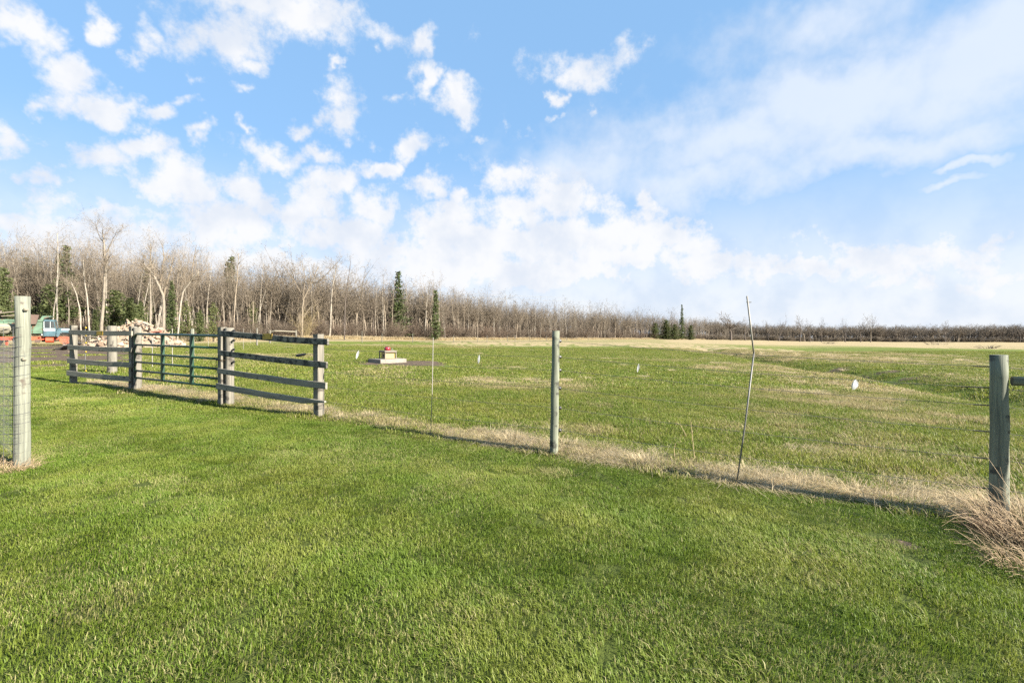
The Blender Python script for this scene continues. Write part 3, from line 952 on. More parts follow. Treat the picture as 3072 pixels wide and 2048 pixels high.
panel_r = board_panel(FP['g2'], FP['g3'], 981, 1002, .125, BR, 'grey four-board fence panel with blackened boards, right of the green gate', Z3,
                      [M['board_dark'], M['board_dark'], M['board'], M['board']], 3, True)
BL = [(80, 138, 178, 605, 148, 188), (70, 265, 302, 600, 285, 325), (65, 375, 415, 600, 412, 455), (62, 478, 520, 590, 530, 572)]
panel_l = board_panel(FP['g0'], FP['g1'], 976, 979, .13, BL, 'grey four-board fence panel in front of the rock pile, left of the green gate', Z2,
                      [M['board'], M['board'], M['board'], M['board']], 5)
# round post doubled up behind the gate-side post, with ring insulators
rp = FP['g2'] - FN * .05 + FD * .145; rp.z = h1(rp.x, rp.y)
dp = smooth_sides(round_post(rp, zpx(983, rp.y), .075, panel_r, M['post_grey'], 'rear_post', seed=2))
for vv in (992, 1021, 1048, 1085):
    insulator(Vector((rp.x, rp.y, zpx(vv, rp.y))) + FD * .07, dp, M['black'], FD, .06)
g1p = FP['g1'] - FN * .04 + FD * .15; g1p.z = h1(g1p.x, g1p.y)
dp1 = smooth_sides(round_post(g1p, zpx(982, g1p.y), .08, panel_l, M['post_grey'], 'rear_post', seed=4))
for vv in (1010, 1035, 1065):
    insulator(Vector((FP['g1'].x, FP['g1'].y, zpx(vv, FP['g1'].y))) - FD * .06 - FN * .03, panel_l, M['black'], -FD, .06)

# ------------------------------------------------------------------ green tube gate
def tube_gate():
    ga, gb = g1p + FN * .06 + FD * .1, FP['g2'] - FN * .02
    P_ = lambda X, Y: lp(*Z2(X, Y), ga, gb)
    root = empty('tube_gate', (ga.x, ga.y, ga.z), 'dark green six-bar steel tube gate between the two board panels', 'gate')
    rows = [(172, 190), (262, 290), (335, 384), (405, 468), (478, 550), (537, 618)]
    x0, x1 = 632, 1372
    tl, tr, bl, br = P_(x0, rows[0][0]), P_(x1, rows[0][1]), P_(x0 - 14, rows[5][0]), P_(x1 - 14, rows[5][1])
    bl.x, bl.y, br.x, br.y = tl.x, tl.y, tr.x, tr.y
    rad = .027
    mb = MB()
    def corner(c, a, b, r=.11, n=5):
        da, db = (a - c).normalized(), (b - c).normalized()
        return [c + da * r * (1 - math.sin(k / n * math.pi / 2)) + db * r * (1 - math.cos(k / n * math.pi / 2)) for k in range(n + 1)]
    path = [bl + (br - bl) * .004] + corner(tl, bl, tr) + corner(tr, tl, br) + [br]
    mb.tube(path, rad, 10)
    mb.obj('frame', M['gate_green'], root, smooth=True)
    for i in range(1, 6):
        k = i / 5
        za = tl.z + (bl.z - tl.z) * ((rows[i][0] - rows[0][0]) / (rows[5][0] - rows[0][0]))
        zb = tr.z + (br.z - tr.z) * ((rows[i][1] - rows[0][1]) / (rows[5][1] - rows[0][1]))
        mb = MB(); mb.tube([Vector((tl.x, tl.y, za)), Vector((tr.x, tr.y, zb))], rad * .9, 10)
        mb.obj('bar', M['gate_green'], root, smooth=True)
    for X in (862, 1106):
        q = on_line(Z2(X, 0)[0], ga, gb)
        k = (q - Vector((tl.x, tl.y))).length / (Vector((tr.x, tr.y)) - Vector((tl.x, tl.y))).length
        zt, zb = tl.z + (tr.z - tl.z) * k, bl.z + (br.z - bl.z) * k
        mb = MB(); mb.beam(Vector((q.x, q.y, zb)), Vector((q.x, q.y, zt)), .062, .066, up=FD)
        mb.obj('upright', M['gate_green'], root)
    for X, Y in ((632, 275), (618, 500)):
        p = Vector((tl.x, tl.y, P_(X, Y).z))
        mb = MB()
        mb.tube([p - Vector((0, 0, .04)), p + Vector((0, 0, .04))], .042, 10)
        mb.tube([p, p - FD * .16], .014, 8)
        mb.tube([p - FD * .10 - Vector((0, 0, .05)), p - FD * .10 + Vector((0, 0, .06))], .018, 8)
        mb.obj('hinge', M['black'], root)
    # chain: links wound round the post, tail hanging
    pc = Vector((FP['g2'].x, FP['g2'].y, zpx(1080, FP['g2'].y)))
    path = [pc + FD * .13 + FN * .02, pc + FD * .05 + FN * .075, pc - FD * .06 + FN * .078, pc - FD * .13 + FN * .05]
    path += [path[-1] + Vector((0, 0, -.04 * k)) + FD * .004 * math.sin(k) for k in range(1, 14)]
    mb = MB()
    for a, b in zip(path[:-1], path[1:]):
        n = max(1, int((b - a).length / .035))
        for i in range(n):
            c0, c1 = a.lerp(b, i / n), a.lerp(b, (i + 1) / n)
            ax = (c1 - c0).normalized(); sd_ = ax.cross(FN if i % 2 else Vector((.3, .2, .9))).normalized()
            ring = [c0 - ax * .004 + sd_ * .009, c0 + ax * .006 + sd_ * .012, c1 + sd_ * .012, c1 + ax * .004, c1 - sd_ * .012, c0 - sd_ * .012, c0 - ax * .004, c0 - ax * .004 + sd_ * .009]
            mb.tube(ring, .0042, 4)
    mb.obj('chain', M['chain'], root)
tube_gate()

# ------------------------------------------------------------------ yellow warning signs
def text_mesh(body, size, m, xscale=1.0):
    cu = bpy.data.curves.new('lettering', 'FONT')
    cu.body = body; cu.size = size; cu.align_x = 'CENTER'; cu.align_y = 'CENTER'; cu.extrude = .0006
    cu.offset = size * .018
    o = bpy.data.objects.new('tmp', cu); COL.objects.link(o)
    bpy.context.view_layer.update()
    dg = bpy.context.evaluated_depsgraph_get()
    me = bpy.data.meshes.new_from_object(o.evaluated_get(dg))
    me.name = 'lettering'
    bpy.data.objects.remove(o); bpy.data.curves.remove(cu)
    for v in me.vertices: v.co.x *= xscale
    me.materials.clear(); me.materials.append(m)
    return me
def sign(u0, u1, v0, v1, pa, pb, off, label):
    a, b = lp(u0, (v0 + v1) / 2, pa, pb, off), lp(u1, (v0 + v1) / 2, pa, pb, off)
    c = (a + b) / 2; w = (b - a).length; h = (v1 - v0) / FPX * c.y
    ax = (b - a).normalized(); up = Vector((0, 0, 1)); nrm = FN
    root = empty('warning_sign', c, label, 'sign', 'electric fence warning signs')
    mb = MB(); mb.beam(a, b, .004, h, bev=.001); mb.obj('plate', M['sign_yellow'], root)
    rot = Matrix((ax, up, nrm)).transposed().to_4x4()
    if ax.cross(up).dot(nrm) < 0:
        rot = Matrix((-ax, up, nrm)).transposed().to_4x4()
    ax = rot.to_3x3() @ Vector((1, 0, 0))
    for body, sz, dy, xs in (('WARNING', .24, .27, .92), ('ELECTRIC', .22, .03, .92), ('FENCE', .24, -.22, .95)):
        o = link_mesh('lettering', text_mesh(body, sz * h, M['sign_ink'], xs), root)
        o.matrix_world = Matrix.Translation(c + nrm * .0032 + up * dy * h) @ rot
        o.parent = root; o.matrix_parent_inverse = root.matrix_world.inverted()
    for sx in (-1, 1):
        pts = [(.43, .40), (.36, .40), (.33, .05), (.36, .05), (.30, -.30), (.40, .10), (.37, .10)]
        mb = MB()
        V = [c + nrm * .003 + ax * (sx * x * w) + up * (y * h) for x, y in pts]
        V += [p + nrm * .0008 for p in V]
        n = len(pts)
        mb.add(V, [tuple(range(n)), tuple(range(2 * n - 1, n - 1, -1))] + [(i, (i + 1) % n, n + (i + 1) % n, n + i) for i in range(n)])
        mb.obj('lightning_bolt', M['sign_ink'], root)
    return root
sign(788, 816.5, 1000.5, 1017.5, FP['g2'], FP['g3'], .0625 + .02 + .0215, 'yellow electric fence warning sign with black lettering, nailed to the panel right of the gate')
sign(289, 308.5, 993, 1005, FP['g0'], FP['g1'], .065 + .02 + .0215, 'dull yellow warning sign on the top board of the panel left of the gate')

# ------------------------------------------------------------------ lone post behind the left panel, yellow-insulator rod
b = ground(337, 1119)
o = round_post(b, zpx(977, b.y), .13, None, M['post_grey'], 'fence_post', r_top=.12, seed=7)
smooth_sides(o); tag(o, 'thick pale round post standing behind the left board panel', 'post')
b = ground(256, 1122)
root = empty('wire_post', b, 'thin steel rod carrying yellow ring insulators behind the left board panel', 'post')
mb = MB(); mb.tube([b - Vector((0, 0, .2)), Vector((b.x, b.y, zpx(978, b.y)))], .010, 6); mb.obj('rod', M['steel'], root)
for v in (983, 1006, 1028, 1055, 1112):
    insulator(Vector((b.x, b.y, zpx(v, b.y))), root, M['yellow'], Vector((.9, -.4, 0)).normalized(), .03)

# ------------------------------------------------------------------ wire fence: round posts, six wires
def wire_fence():
    root = empty('wire_fence', FP['mid'], 'six-strand wire fence on round wooden posts running across to the right', 'fence')
    pm = smooth_sides(round_post(FP['mid'], zpx(992, FP['mid'].y), .052, root, M['post_green'], r_top=.046, lean=(.03, 0), seed=11))
    pm['label'] = 'slim grey-green round post, bare at the centre'
    pr_ = FP['right']
    pR = smooth_sides(round_post(pr_, zpx(1064, pr_.y), .064, root, M['post_green'], r_top=.057, lean=(.0, 0), seed=12))
    pR['label'] = 'stout green-grey round post beside the dead weed clump'
    e = pr_ + FD * 2.45; e.z = h1(e.x, e.y)
    pe = smooth_sides(round_post(e, e.z + 1.25, .075, root, M['post_green'], seed=13))
    zr = zpx(1141, pr_.y)
    mb = MB()
    ra, rb = Vector((pr_.x, pr_.y, zr)) + FD * .075, Vector((e.x, e.y, zr + .02)) - FD * .07
    mb.tube([ra.lerp(rb, k / 5) for k in range(6)], [.038, .04, .039, .041, .04, .039], 12)
    smooth_sides(mb.obj('brace_rail', M['post_green'], root))
    vm = [1023, 1071, 1111, 1165, 1225, 1292]; vr = [1102, 1167, 1221, 1302, 1385, 1477]
    vg = [1018, 1046, 1078, 1115, 1160, 1205]
    wires = []
    for i in range(6):
        off = -FN * .085
        g = Vector((FP['g3'].x, FP['g3'].y, zpx(vg[i], FP['g3'].y))) - FN * .075
        m_ = Vector((FP['mid'].x, FP['mid'].y, zpx(vm[i], FP['mid'].y))) + off
        r_ = Vector((pr_.x, pr_.y, zpx(vr[i], pr_.y))) - FN * .10
        e_ = Vector((e.x, e.y, e.z + 1.1 - .18 * i)) - FN * .10
        pts = []
        for a, b_, sag in ((g, m_, .02), (m_, r_, .025), (r_, e_, .01)):
            for k in range(12):
                t = k / 12
                pts.append(a.lerp(b_, t) - Vector((0, 0, sag * 4 * t * (1 - t))))
        pts.append(e_)
        mb = MB(); mb.tube(pts, .0023, 5)
        mb.obj('wire', M['wire_dark'], root)
        wires.append((g, m_, r_))
        insulator(Vector((FP['mid'].x, FP['mid'].y, m_.z)) + FD * .02 - FN * .03, pm, M['black'], (-FN + FD * .5).normalized(), .05)
        mbk = MB(); q = r_ - FD * .09                      # black insulating sleeve on the wire at the stout post
        mbk.tube([q - FD * (.05 if i != 1 else .13), q + FD * .12], .006, 6); mbk.obj('insulator_sleeve', M['black'], pR)
    return wires
WIRES = wire_fence()
def wire_pt(i, u, seg):
    a, b = (WIRES[i][0], WIRES[i][1]) if seg == 0 else (WIRES[i][1], WIRES[i][2])
    t = (u - UC) / FPX
    d = b - a
    s = (t * a.y - a.x) / (d.x - t * d.y)
    sag = .02 if seg == 0 else .025
    return a + d * s - Vector((0, 0, sag * 4 * s * (1 - s)))
# white folded tags hung on the second wire
def flag(u, seg, hpx, wpx, open_, lean, label):
    p = wire_pt(1, u, seg)
    wdir, ndir = (FD - FN).normalized(), (FD + FN).normalized()
    sc = p.y / FPX
    hgt, wd = hpx * sc, wpx * sc
    mb = MB()
    # two leaves folded over the wire, like a folded plate: half-ellipse outlines
    n = 9
    for sgn in (-1, 1):
        V = []
        for k in range(n):
            t = k / (n - 1)
            wv = wd * math.sin(math.pi * (.08 + .9 * t)) ** .8
            z = -hgt * t
            cx = lean * hgt * t
            y = sgn * open_ * wd * math.sin(math.pi * t * .9)
            for e_, th in ((-.5, 0), (.5, 0)):
                V.append(p + wdir * (cx + e_ * wv) * .95 + ndir * (y * (.6 if e_ > 0 else .2)) + Vector((0, 0, z + .004)))
        nv = len(V)
        V2 = V + [q + ndir * .002 for q in V]
        F = [(2 * k, 2 * k + 1, 2 * k + 3, 2 * k + 2) for k in range(n - 1)] + [(nv + 2 * k, nv + 2 * k + 2, nv + 2 * k + 3, nv + 2 * k + 1) for k in range(n - 1)]
        for k in range(n - 1):
            F += [(2 * k, 2 * k + 2, nv + 2 * k + 2, nv + 2 * k), (2 * k + 1, nv + 2 * k + 1, nv + 2 * k + 3, 2 * k + 3)]
        mb.add(V2, F)
    o = mb.obj('wire_marker', M['white'])
    tag(o, label, 'marker', 'white markers hung on the fence wire')
flag(1076, 0, 26, 8, .5, -.28, 'narrow white marker hung on the wire just left of the yellow box')
flag(1438, 0, 26, 7, .5, -.12, 'narrow white marker hung on the wire left of the slim central post')
flag(1916, 1, 25, 6, .5, -.2, 'small pale marker hung on the wire right of the slim central post')
flag(2566, 1, 30, 16, .7, -.3, 'wide folded white marker hung on the wire nearest the stout right-hand post')

# thin rods
a = FP['rod']
mb = MB(); mb.tube([a - Vector((0, 0, .2)), Vector((a.x + .03, a.y, zpx(1180, a.y))), Vector((a.x + .045, a.y, zpx(1012, a.y)))], [.0055, .005, .0045], 8)
o = mb.obj('fence_rod', M['fibre'], smooth=True); tag(o, 'thin upright fibreglass rod between the gate panel and the central post', 'rod')
a = FP['bent']
root = empty('bent_pole', a, 'tall thin steel pole bent in the middle, leaning at the fence line', 'pole')
elb = at_depth(2262, 1055, a.y); top = at_depth(2241, 888, a.y)
mb = MB(); mb.tube([a - Vector((.02, 0, .2)), a.lerp(elb, .5) + Vector((.01, 0, 0)), elb], .0080, 8); mb.obj('lower_rod', M['steel'], root, smooth=True)
mb = MB(); mb.tube([elb + Vector((-.008, -.012, -.015)), top], .0085, 8); mb.obj('upper_tube', M['fibre'], root, smooth=True)
mb = MB(); q = top.lerp(elb, .11); mb.tube([q - Vector((.012, 0, 0)), q + Vector((.035, 0, .0))], .005, 6)
mb.obj('top_clip', M['steel'], root)
# small handle on a lead at the panel's right post
h0 = at_depth(903, 1066, FP['g3'].y + .9)
mb = MB(); mb.tube([h0 + Vector((-.09, 0, -.005)), h0 + Vector((-.05, 0, 0)), h0 + Vector((.05, 0, .015)), h0 + Vector((.09, 0, .03))], [.018, .026, .024, .012], 8)
root = empty('gate_handle', h0, 'black insulated handle hung on a lead behind the right board panel', 'handle')
mb.obj('grip', M['black'], root)
mb = MB(); e_ = Vector((FP['g3'].x, FP['g3'].y, zpx(1043, FP['g3'].y))) - FN * .07; s_ = h0 + Vector((.09, 0, .03))
mb.tube([s_.lerp(e_, k / 8) - Vector((0, 0, .05 * math.sin(math.pi * k / 8))) for k in range(9)], .004, 5); mb.obj('lead', M['wire_dark'], root)

# ------------------------------------------------------------------ woven wire fence at the left edge
def mesh_fence():
    b = ground(66, 1400)
    d = b.y
    root = empty('woven_wire_fence', b, 'woven wire mesh fence on a thick pale round post at the left edge', 'fence')
    rr = 24.0 / FPX * d * .76
    post = smooth_sides(round_post(b, zpx(889, d), rr * 1.06, root, M['post_pale'], r_top=rr * .93, lean=(.01, 0), seed=21))
    post['label'] = 'thick pale green-tinged round post wrapped with wire'
    # knots
    for (u, v) in ((72, 928), (67, 1077)):
        mbk = MB(); q = at_depth(u, v, d - rr * .97)
        mbk.tube([q + Vector((0, .03, 0)), q + Vector((0, .004, 0)), q + Vector((0, .001, 0))], [.016, .015, .008], 12); mbk.obj('knot', M['rail'], post)
    rd = Vector((-1, .08, 0)).normalized()
    zr = zpx(986, d)
    mb = MB(); s0 = Vector((b.x, b.y, zr)) + rd * rr * .6
    mb.tube([s0 + rd * .5 * k + Vector((0, .03, 0)) for k in range(6)], [.052, .056, .055, .057, .055, .056], 14)
    smooth_sides(mb.obj('rail', M['rail'], root))
    e = s0 + rd * 2.5; e.z = h1(e.x, e.y)
    smooth_sides(round_post(e, e.z + 1.75, rr, root, M['post_pale'], 'post', seed=22))
    zs = [zpx(983 + 28.6 * k, d) for k in range(14)]
    arc = [(math.cos(a), math.sin(a)) for a in np.radians(np.linspace(185, 372, 12))]
    R_ = rr * 1.05
    def strand(z, r, drop=.03, m='wire'):
        pts = [Vector((b.x, b.y, z)) + rd * (2.3 - .23 * k) + Vector((0, -.06 - .04 * (k / 10), .006 * math.sin(k * 2.1))) for k in range(9)]
        pts += [Vector((b.x + R_ * c, b.y + R_ * s, z + drop * (i / 11 - .5))) for i, (c, s) in enumerate(arc)]
        mb = MB(); mb.tube(pts, r, 5); mb.obj('wire', M[m], root)
    for z in zs: strand(z, .0030)
    z = zpx(1245, d)
    while z > b.z + .03:                      # finer mesh along the bottom
        strand(z, .0014, .015); z -= .036
    for k in range(30):                       # upright stays left of the post
        x = .13 + .072 * k
        q = Vector((b.x, b.y, 0)) + rd * x + Vector((0, -.065, 0))
        mb = MB(); mb.tube([Vector((q.x, q.y, b.z + .01)), Vector((q.x + .003 * math.sin(k * 3), q.y, zs[0]))], .0019, 5)
        mb.obj('wire', M['wire'], root)
    for ang in (222, 250, 296, 330):          # stays that lie on the post
        c, s = math.cos(R(ang)), math.sin(R(ang))
        mb = MB(); mb.tube([Vector((b.x + R_ * 1.02 * c, b.y + R_ * 1.02 * s, b.z + .02)), Vector((b.x + R_ * c, b.y + R_ * s, zs[0] + .01))], .0019, 5)
        mb.obj('wire', M['wire'], root)
    # second run of finer mesh going back from the post
    r2 = Vector((-.80, .60, 0))
    for k in range(1, 34):
        q = Vector((b.x, b.y, 0)) + r2 * (.1 + .085 * k)
        g = h1(q.x, q.y)
        mb = MB(); mb.tube([Vector((q.x, q.y, g)), Vector((q.x, q.y, g + 1.28))], .0019, 4); mb.obj('wire', M['wire'], root)
    for k in range(10):
        z = .06 + .135 * k
        pts = [Vector((b.x, b.y, 0)) + r2 * (.05 + .3 * j) for j in range(11)]
        mb = MB(); mb.tube([Vector((q.x, q.y, h1(q.x, q.y) + z)) for q in pts], .002, 4); mb.obj('wire', M['wire'], root)
    return b, rr
LB, LR = mesh_fence()

# ------------------------------------------------------------------ dry tangles: weed clump by the right post, straw at the left post
def stalk_clump(name, seed, centre, spread, n, lmin, lmax, r, lean, m, label, cat, bias=(0, 0), flat=.4):
    rg = np.random.default_rng(seed)
    mb = MB()
    for i in range(n):
        a = rg.random() * 6.283; q = math.sqrt(rg.random())
        x, y = centre.x + math.cos(a) * q * spread[0], centre.y + math.sin(a) * q * spread[1]
        z = h1(x, y) - .01
        L = lmin + (lmax - lmin) * rg.random() ** 1.5
        dr = np.array([math.cos(a) + bias[0] + rg.normal(0, .55), math.sin(a) + bias[1] + rg.normal(0, .55)])
        dr /= np.linalg.norm(dr) + 1e-6
        ln = abs(rg.normal(lean, .35))
        if rg.random() < flat: ln = rg.uniform(1.3, 2.6)
        droop = rg.uniform(.0, .8)
        pts = []
        for k in range(6):
            t = k / 5
            th = math.atan(ln) * (.55 + .45 * t) + droop * t * t
            if k == 0: p = np.array([x, y, z])
            else:
                st = L / 5
                p = pts[-1] + st * np.array([dr[0] * math.sin(th), dr[1] * math.sin(th), math.cos(th)]) + rg.normal(0, .012, 3)
                p[2] = max(p[2], h1(p[0], p[1]) + .008)
            pts.append(p)
        mb.tube(pts, [r * rg.uniform(.7, 1.2) * (1 - .12 * k) for k in range(6)], 3, cap=False, rnd=rg.random())
    o = mb.obj(name, m)
    if label: tag(o, label, cat)
    return o
M['stalk'] = leafmat('stalk', (.66, .49, .29), (.38, .26, .145), .1)
M['stalk_brown'] = leafmat('stalk_brown', (.40, .26, .15), (.18, .11, .065), .1)
c = ground(3115, 1625)
wroot = empty('dead_weed_clump', c, 'big tangled clump of dead brown stalks around the stout right-hand post', 'weeds')
o1 = stalk_clump('stalk_tangle', 41, c, (.30, .28), 430, .18, .72, .0021, .6, M['stalk'], None, None, (-.5, -.2), .45)
o2 = stalk_clump('stalk_thatch', 42, c, (.34, .32), 800, .08, .30, .0025, .9, M['stalk_brown'], None, None, (-.3, -.3), .65)
c2 = ground(3140, 1710)
o3 = stalk_clump('stalk_tangle', 43, c2, (.30, .24), 300, .15, .45, .0022, 1.0, M['stalk'], None, None, (-.5, -.5), .7)
for o in (o1, o2, o3):
    o.parent = wroot; o.matrix_parent_inverse = wroot.matrix_world.inverted()
def lone_stalk(name, pts, r, m, label, cat='stalk', group=None):
    mb = MB(); mb.tube(pts, r, 4, cap=False); o = mb.obj(name, m); tag(o, label, cat, group); return o
def ray_path(pxs, d):
    return [at_depth(u, v, d) for u, v in pxs]
for i, (base, pxs, lab) in enumerate([((2085, 1382), [(2078, 1320), (2072, 1262)], 'tall thin dead stalk rising from the straw left of the bent pole'),
                                      ((2026, 1378), [(2022, 1350), (2026, 1328)], 'short thin dead stalk in the straw left of the taller one'),
                                      ((2062, 1310), [(2050, 1290), (2040, 1272), (2030, 1268)], 'drooping feathery dead stalk behind the straw left of the bent pole')]):
    g_ = ground(*base)
    lone_stalk('dead_stalk', [g_ - Vector((0, 0, .02))] + ray_path(pxs, g_.y), [.0035] * 2 + [.0025] * (len(pxs) - 1), M['stalk'], lab)
stalk_clump('straw_tuft', 44, LB + Vector((-.05, -.12, 0)), (.26, .16), 340, .06, .22, .0022, 1.2, M['stalk'], 'tuft of straw at the foot of the thick left-hand post', 'dry grass', (0, 0), .6)

# ------------------------------------------------------------------ livestock waterer on its slab
def waterer():
    c = ground(1162, 1087); rz = R(42)
    root = empty('livestock_waterer', c, 'small yellow box with a red cap on a concrete slab in the pasture', 'waterer')
    d = c.y
    s = 1.38
    gz = c.z
    mb = MB(); mb.box((c.x, c.y, gz + .06), (s, s * .95, .26), rz, bev=.02); mb.obj('slab', M['concrete'], root)
    top = gz + .19
    bx = Vector((c.x + .02, c.y + .02, top))
    ux, uy = Vector((math.cos(rz), math.sin(rz), 0)), Vector((-math.sin(rz), math.cos(rz), 0))
    mb = MB(); mb.box((bx.x, bx.y, top + .165), (.46, .46, .31), rz); box = mb.obj('box', M['box_yellow'], root)
    mb = MB(); q = bx - ux * .236 + Vector((0, 0, .15)); mb.box((q.x, q.y, q.z), (.008, .16, .13), rz, bev=.002); mb.obj('hatch', M['black'], box)
    for sx in (-1, 1):
        for sy in (-1, 1):
            q = bx + ux * .29 * sx + uy * .29 * sy
            mb = MB(); mb.beam(Vector((q.x, q.y, top - .01)), Vector((q.x, q.y, top + .37)), .05, .05, up=ux); mb.obj('leg', M['grey_wood'], root)
    mb = MB(); mb.box((bx.x, bx.y, top + .385), (.66, .66, .03), rz); mb.obj('lid_board', M['rail'], root)
    for k in (-1, 1):
        a_, b_ = bx + uy * .315 * k - ux * .30, bx + uy * .315 * k + ux * .30
        mb = MB(); mb.beam(Vector((a_.x, a_.y, top + .335)), Vector((b_.x, b_.y, top + .335)), .025, .06); mb.obj('apron', M['grey_wood'], root)
    mb = MB(); zt = top + .40
    mb.tube([Vector((bx.x - .02, bx.y, zt)), Vector((bx.x - .02, bx.y, zt + .11)), Vector((bx.x - .02, bx.y, zt + .155)), Vector((bx.x - .02, bx.y, zt + .175))], [.15, .15, .135, .09], 20)
    capo = mb.obj('red_cap', M['red'], root, smooth=True)
    mb = MB(); mb.tube([Vector((bx.x - .07, bx.y, zt + .17)), Vector((bx.x - .07, bx.y, zt + .205))], [.05, .035], 10); mb.obj('knob', M['black'], capo)
    mb = MB(); q = bx + ux * .12 + uy * -.12
    mb.tube([Vector((q.x, q.y, zt)), Vector((q.x, q.y, zt + .10)), Vector((q.x + .05, q.y, zt + .11)), Vector((q.x + .10, q.y, zt))], .012, 6); mb.obj('pipe', M['steel'], root)
waterer()

# ------------------------------------------------------------------ rock pile
def rock_meshes(n=14):
    out = []
    for i in range(n):
        rg = np.random.default_rng(500 + i)
        bm = bmesh.new()
        pts = rg.normal(0, 1, (16, 3)); pts /= np.linalg.norm(pts, axis=1)[:, None]
        pts *= np.array([1, .55 + .4 * rg.random(), .28 + .45 * rg.random()]) * (.75 + .25 * rg.random((16, 1)))
        vs_ = [bm.verts.new(p) for p in pts]
        r = bmesh.ops.convex_hull(bm, input=vs_)
        bmesh.ops.delete(bm, geom=[g for g in r['geom_interior'] if isinstance(g, bmesh.types.BMVert)], context='VERTS')
        bmesh.ops.bevel(bm, geom=list(bm.edges), offset=.05, segments=1, affect='EDGES', profile=.6)
        me = bpy.data.meshes.new('rock'); bm.to_mesh(me); bm.free()
        me.materials.append(M['rock']); out.append(me)
    return out
ROCKS = rock_meshes()
def rock_pile():
    c = ground(408, 1041)
    root = empty('rock_pile', c, 'large heap of pale fieldstones behind the left board panel and gate', 'rock pile')
    Lx0, Lx1, Ly, Hp = 4.1, 4.5, 2.7, 2.62
    def hp(x, y):
        r = math.hypot(x / (Lx0 if x < 0 else Lx1), y / Ly)
        h = Hp * max(0, 1 - r) ** .95
        h += (.35 * math.exp(-((x + 2.3) / 1.3) ** 2) + .4 * math.exp(-((x - 2.0) / 1.3) ** 2)) * max(0, 1 - r)          # shoulder on the left
        h = h * (1 + .25 * (float(fbm(np.array([x * .8]), np.array([y * .8]), 13, 2)[0]) - .5))
        return h
    # rubble body
    n, V, F = 28, [], []
    for i in range(n + 1):
        for j in range(n + 1):
            x, y = -Lx0 + (Lx0 + Lx1) * i / n, -Ly + 2 * Ly * j / n
            hh = hp(x, y)
            V.append((x, y, hh * .86 - .10 + random.Random(i * 77 + j).uniform(-.07, .07)))
    for i in range(n):
        for j in range(n):
            a = i * (n + 1) + j; F.append((a, a + n + 1, a + n + 2, a + 1))
    mb = MB(); mb.add([(c.x + p[0], c.y + p[1], h1(c.x + p[0], c.y + p[1]) + p[2]) for p in V], F)
    o = mb.obj('rubble', M['rock'], root); o['kind'] = 'stuff'
    rq = np.random.default_rng(78)
    hull = [np.array([v.co for v in m_.vertices]) for m_ in ROCKS[:5]]
    hf = [[tuple(p.vertices) for p in m_.polygons] for m_ in ROCKS[:5]]
    mb = MB()
    for _ in range(420):
        x, y = rq.uniform(-Lx0 * 1.12, Lx1 * 1.12), rq.uniform(-Ly * 1.1, Ly * .5)
        if math.hypot(x / (Lx0 if x < 0 else Lx1), y / Ly) > 1.1: continue
        s = rq.uniform(.06, .15); q = rq.integers(5)
        rm = np.array(Matrix.Rotation(rq.uniform(0, 6.28), 3, 'Z') @ Matrix.Rotation(rq.normal(0, .6), 3, 'X'))
        mb.add(hull[q] @ rm.T * s + np.array([c.x + x, c.y + y, h1(c.x + x, c.y + y) + hp(x, y) * .95 + .03]), hf[q])
    o = mb.obj('small_stones', M['rock'], root); o['kind'] = 'stuff'
    rg = random.Random(77)
    placed = 0
    while placed < 296:
        x, y = rg.uniform(-Lx0 * 1.08, Lx1 * 1.08), rg.uniform(-Ly * 1.05, Ly * .55)
        r = math.hypot(x / (Lx0 if x < 0 else Lx1), y / Ly)
        if r > 1.07: continue
        s = rg.choice([.14, .17, .2, .23, .27, .34]) * rg.uniform(.8, 1.25) * (1.15 if r < .5 else 1)
        o = bpy.data.objects.new('rock', ROCKS[rg.randrange(len(ROCKS))]); COL.objects.link(o)
        o.parent = root
        o.location = (x, y, h1(c.x + x, c.y + y) - c.z + hp(x, y) * .94 - .03 + s * .12)
        o.rotation_euler = (rg.gauss(0, .55), rg.gauss(0, .55), rg.uniform(0, 6.28))
        o.scale = (s, s, s)
        placed += 1
    def surf(u, v):
        best = None
        for k in range(240):
            yy = c.y - Ly + k * (2 * Ly) / 240
            x = (u - UC) / FPX * yy - c.x
            z = zpx(v, yy)
            if z <= h1(c.x + x, yy) + hp(x, yy - c.y) and abs(x) < 4.2:
                best = Vector((c.x + x, yy, z)); break
        return best
    return c, surf
RC, rsurf = rock_pile()
# concrete block with two cells
def block():
    p = rsurf(437, 975) or RC + Vector((.8, 0, 2))
    root = empty('concrete_block', p + Vector((0, -.08, .05)), 'grey concrete block with two hollow cells near the top of the rock pile', 'block')
    root.rotation_euler = (R(8), R(22), R(12)); 
    w, h_, dd, th = .44, .22, .2, .04
    for (x, z, sx, sz) in [(0, h_/2 - th/2, w, th), (0, -h_/2 + th/2, w, th), (-w/2 + th/2, 0, th, h_ - 2*th - .002), (0, 0, th, h_ - 2*th - .002), (w/2 - th/2, 0, th, h_ - 2*th - .002)]:
        mb = MB(); mb.box((x, 0, z), (sx, dd, sz), 0, bev=.006)
        o = bpy.data.objects.new('web' if sx == th else 'face_shell', mb.mesh('web', [M['concrete']])); COL.objects.link(o); o.parent = root
block()
p = rsurf(470, 997)
if p:
    mb = MB(); mb.beam(p + Vector((-.38, -.06, .03)), p + Vector((.36, -.02, .08)), .3, .12, bev=.02); o = mb.obj('red_slab', M['brick'])
    tag(o, 'dull red broken slab lying on the right shoulder of the rock pile', 'slab')
p = rsurf(458, 1022)
if p:
    mb = MB(); mb.beam(p + Vector((-.22, .02, .42)), p + Vector((.30, -.22, -.30)), .16, .035); o = mb.obj('plank', M['grey_wood'])
    tag(o, 'short weathered plank slanting down the face of the rock pile', 'plank')
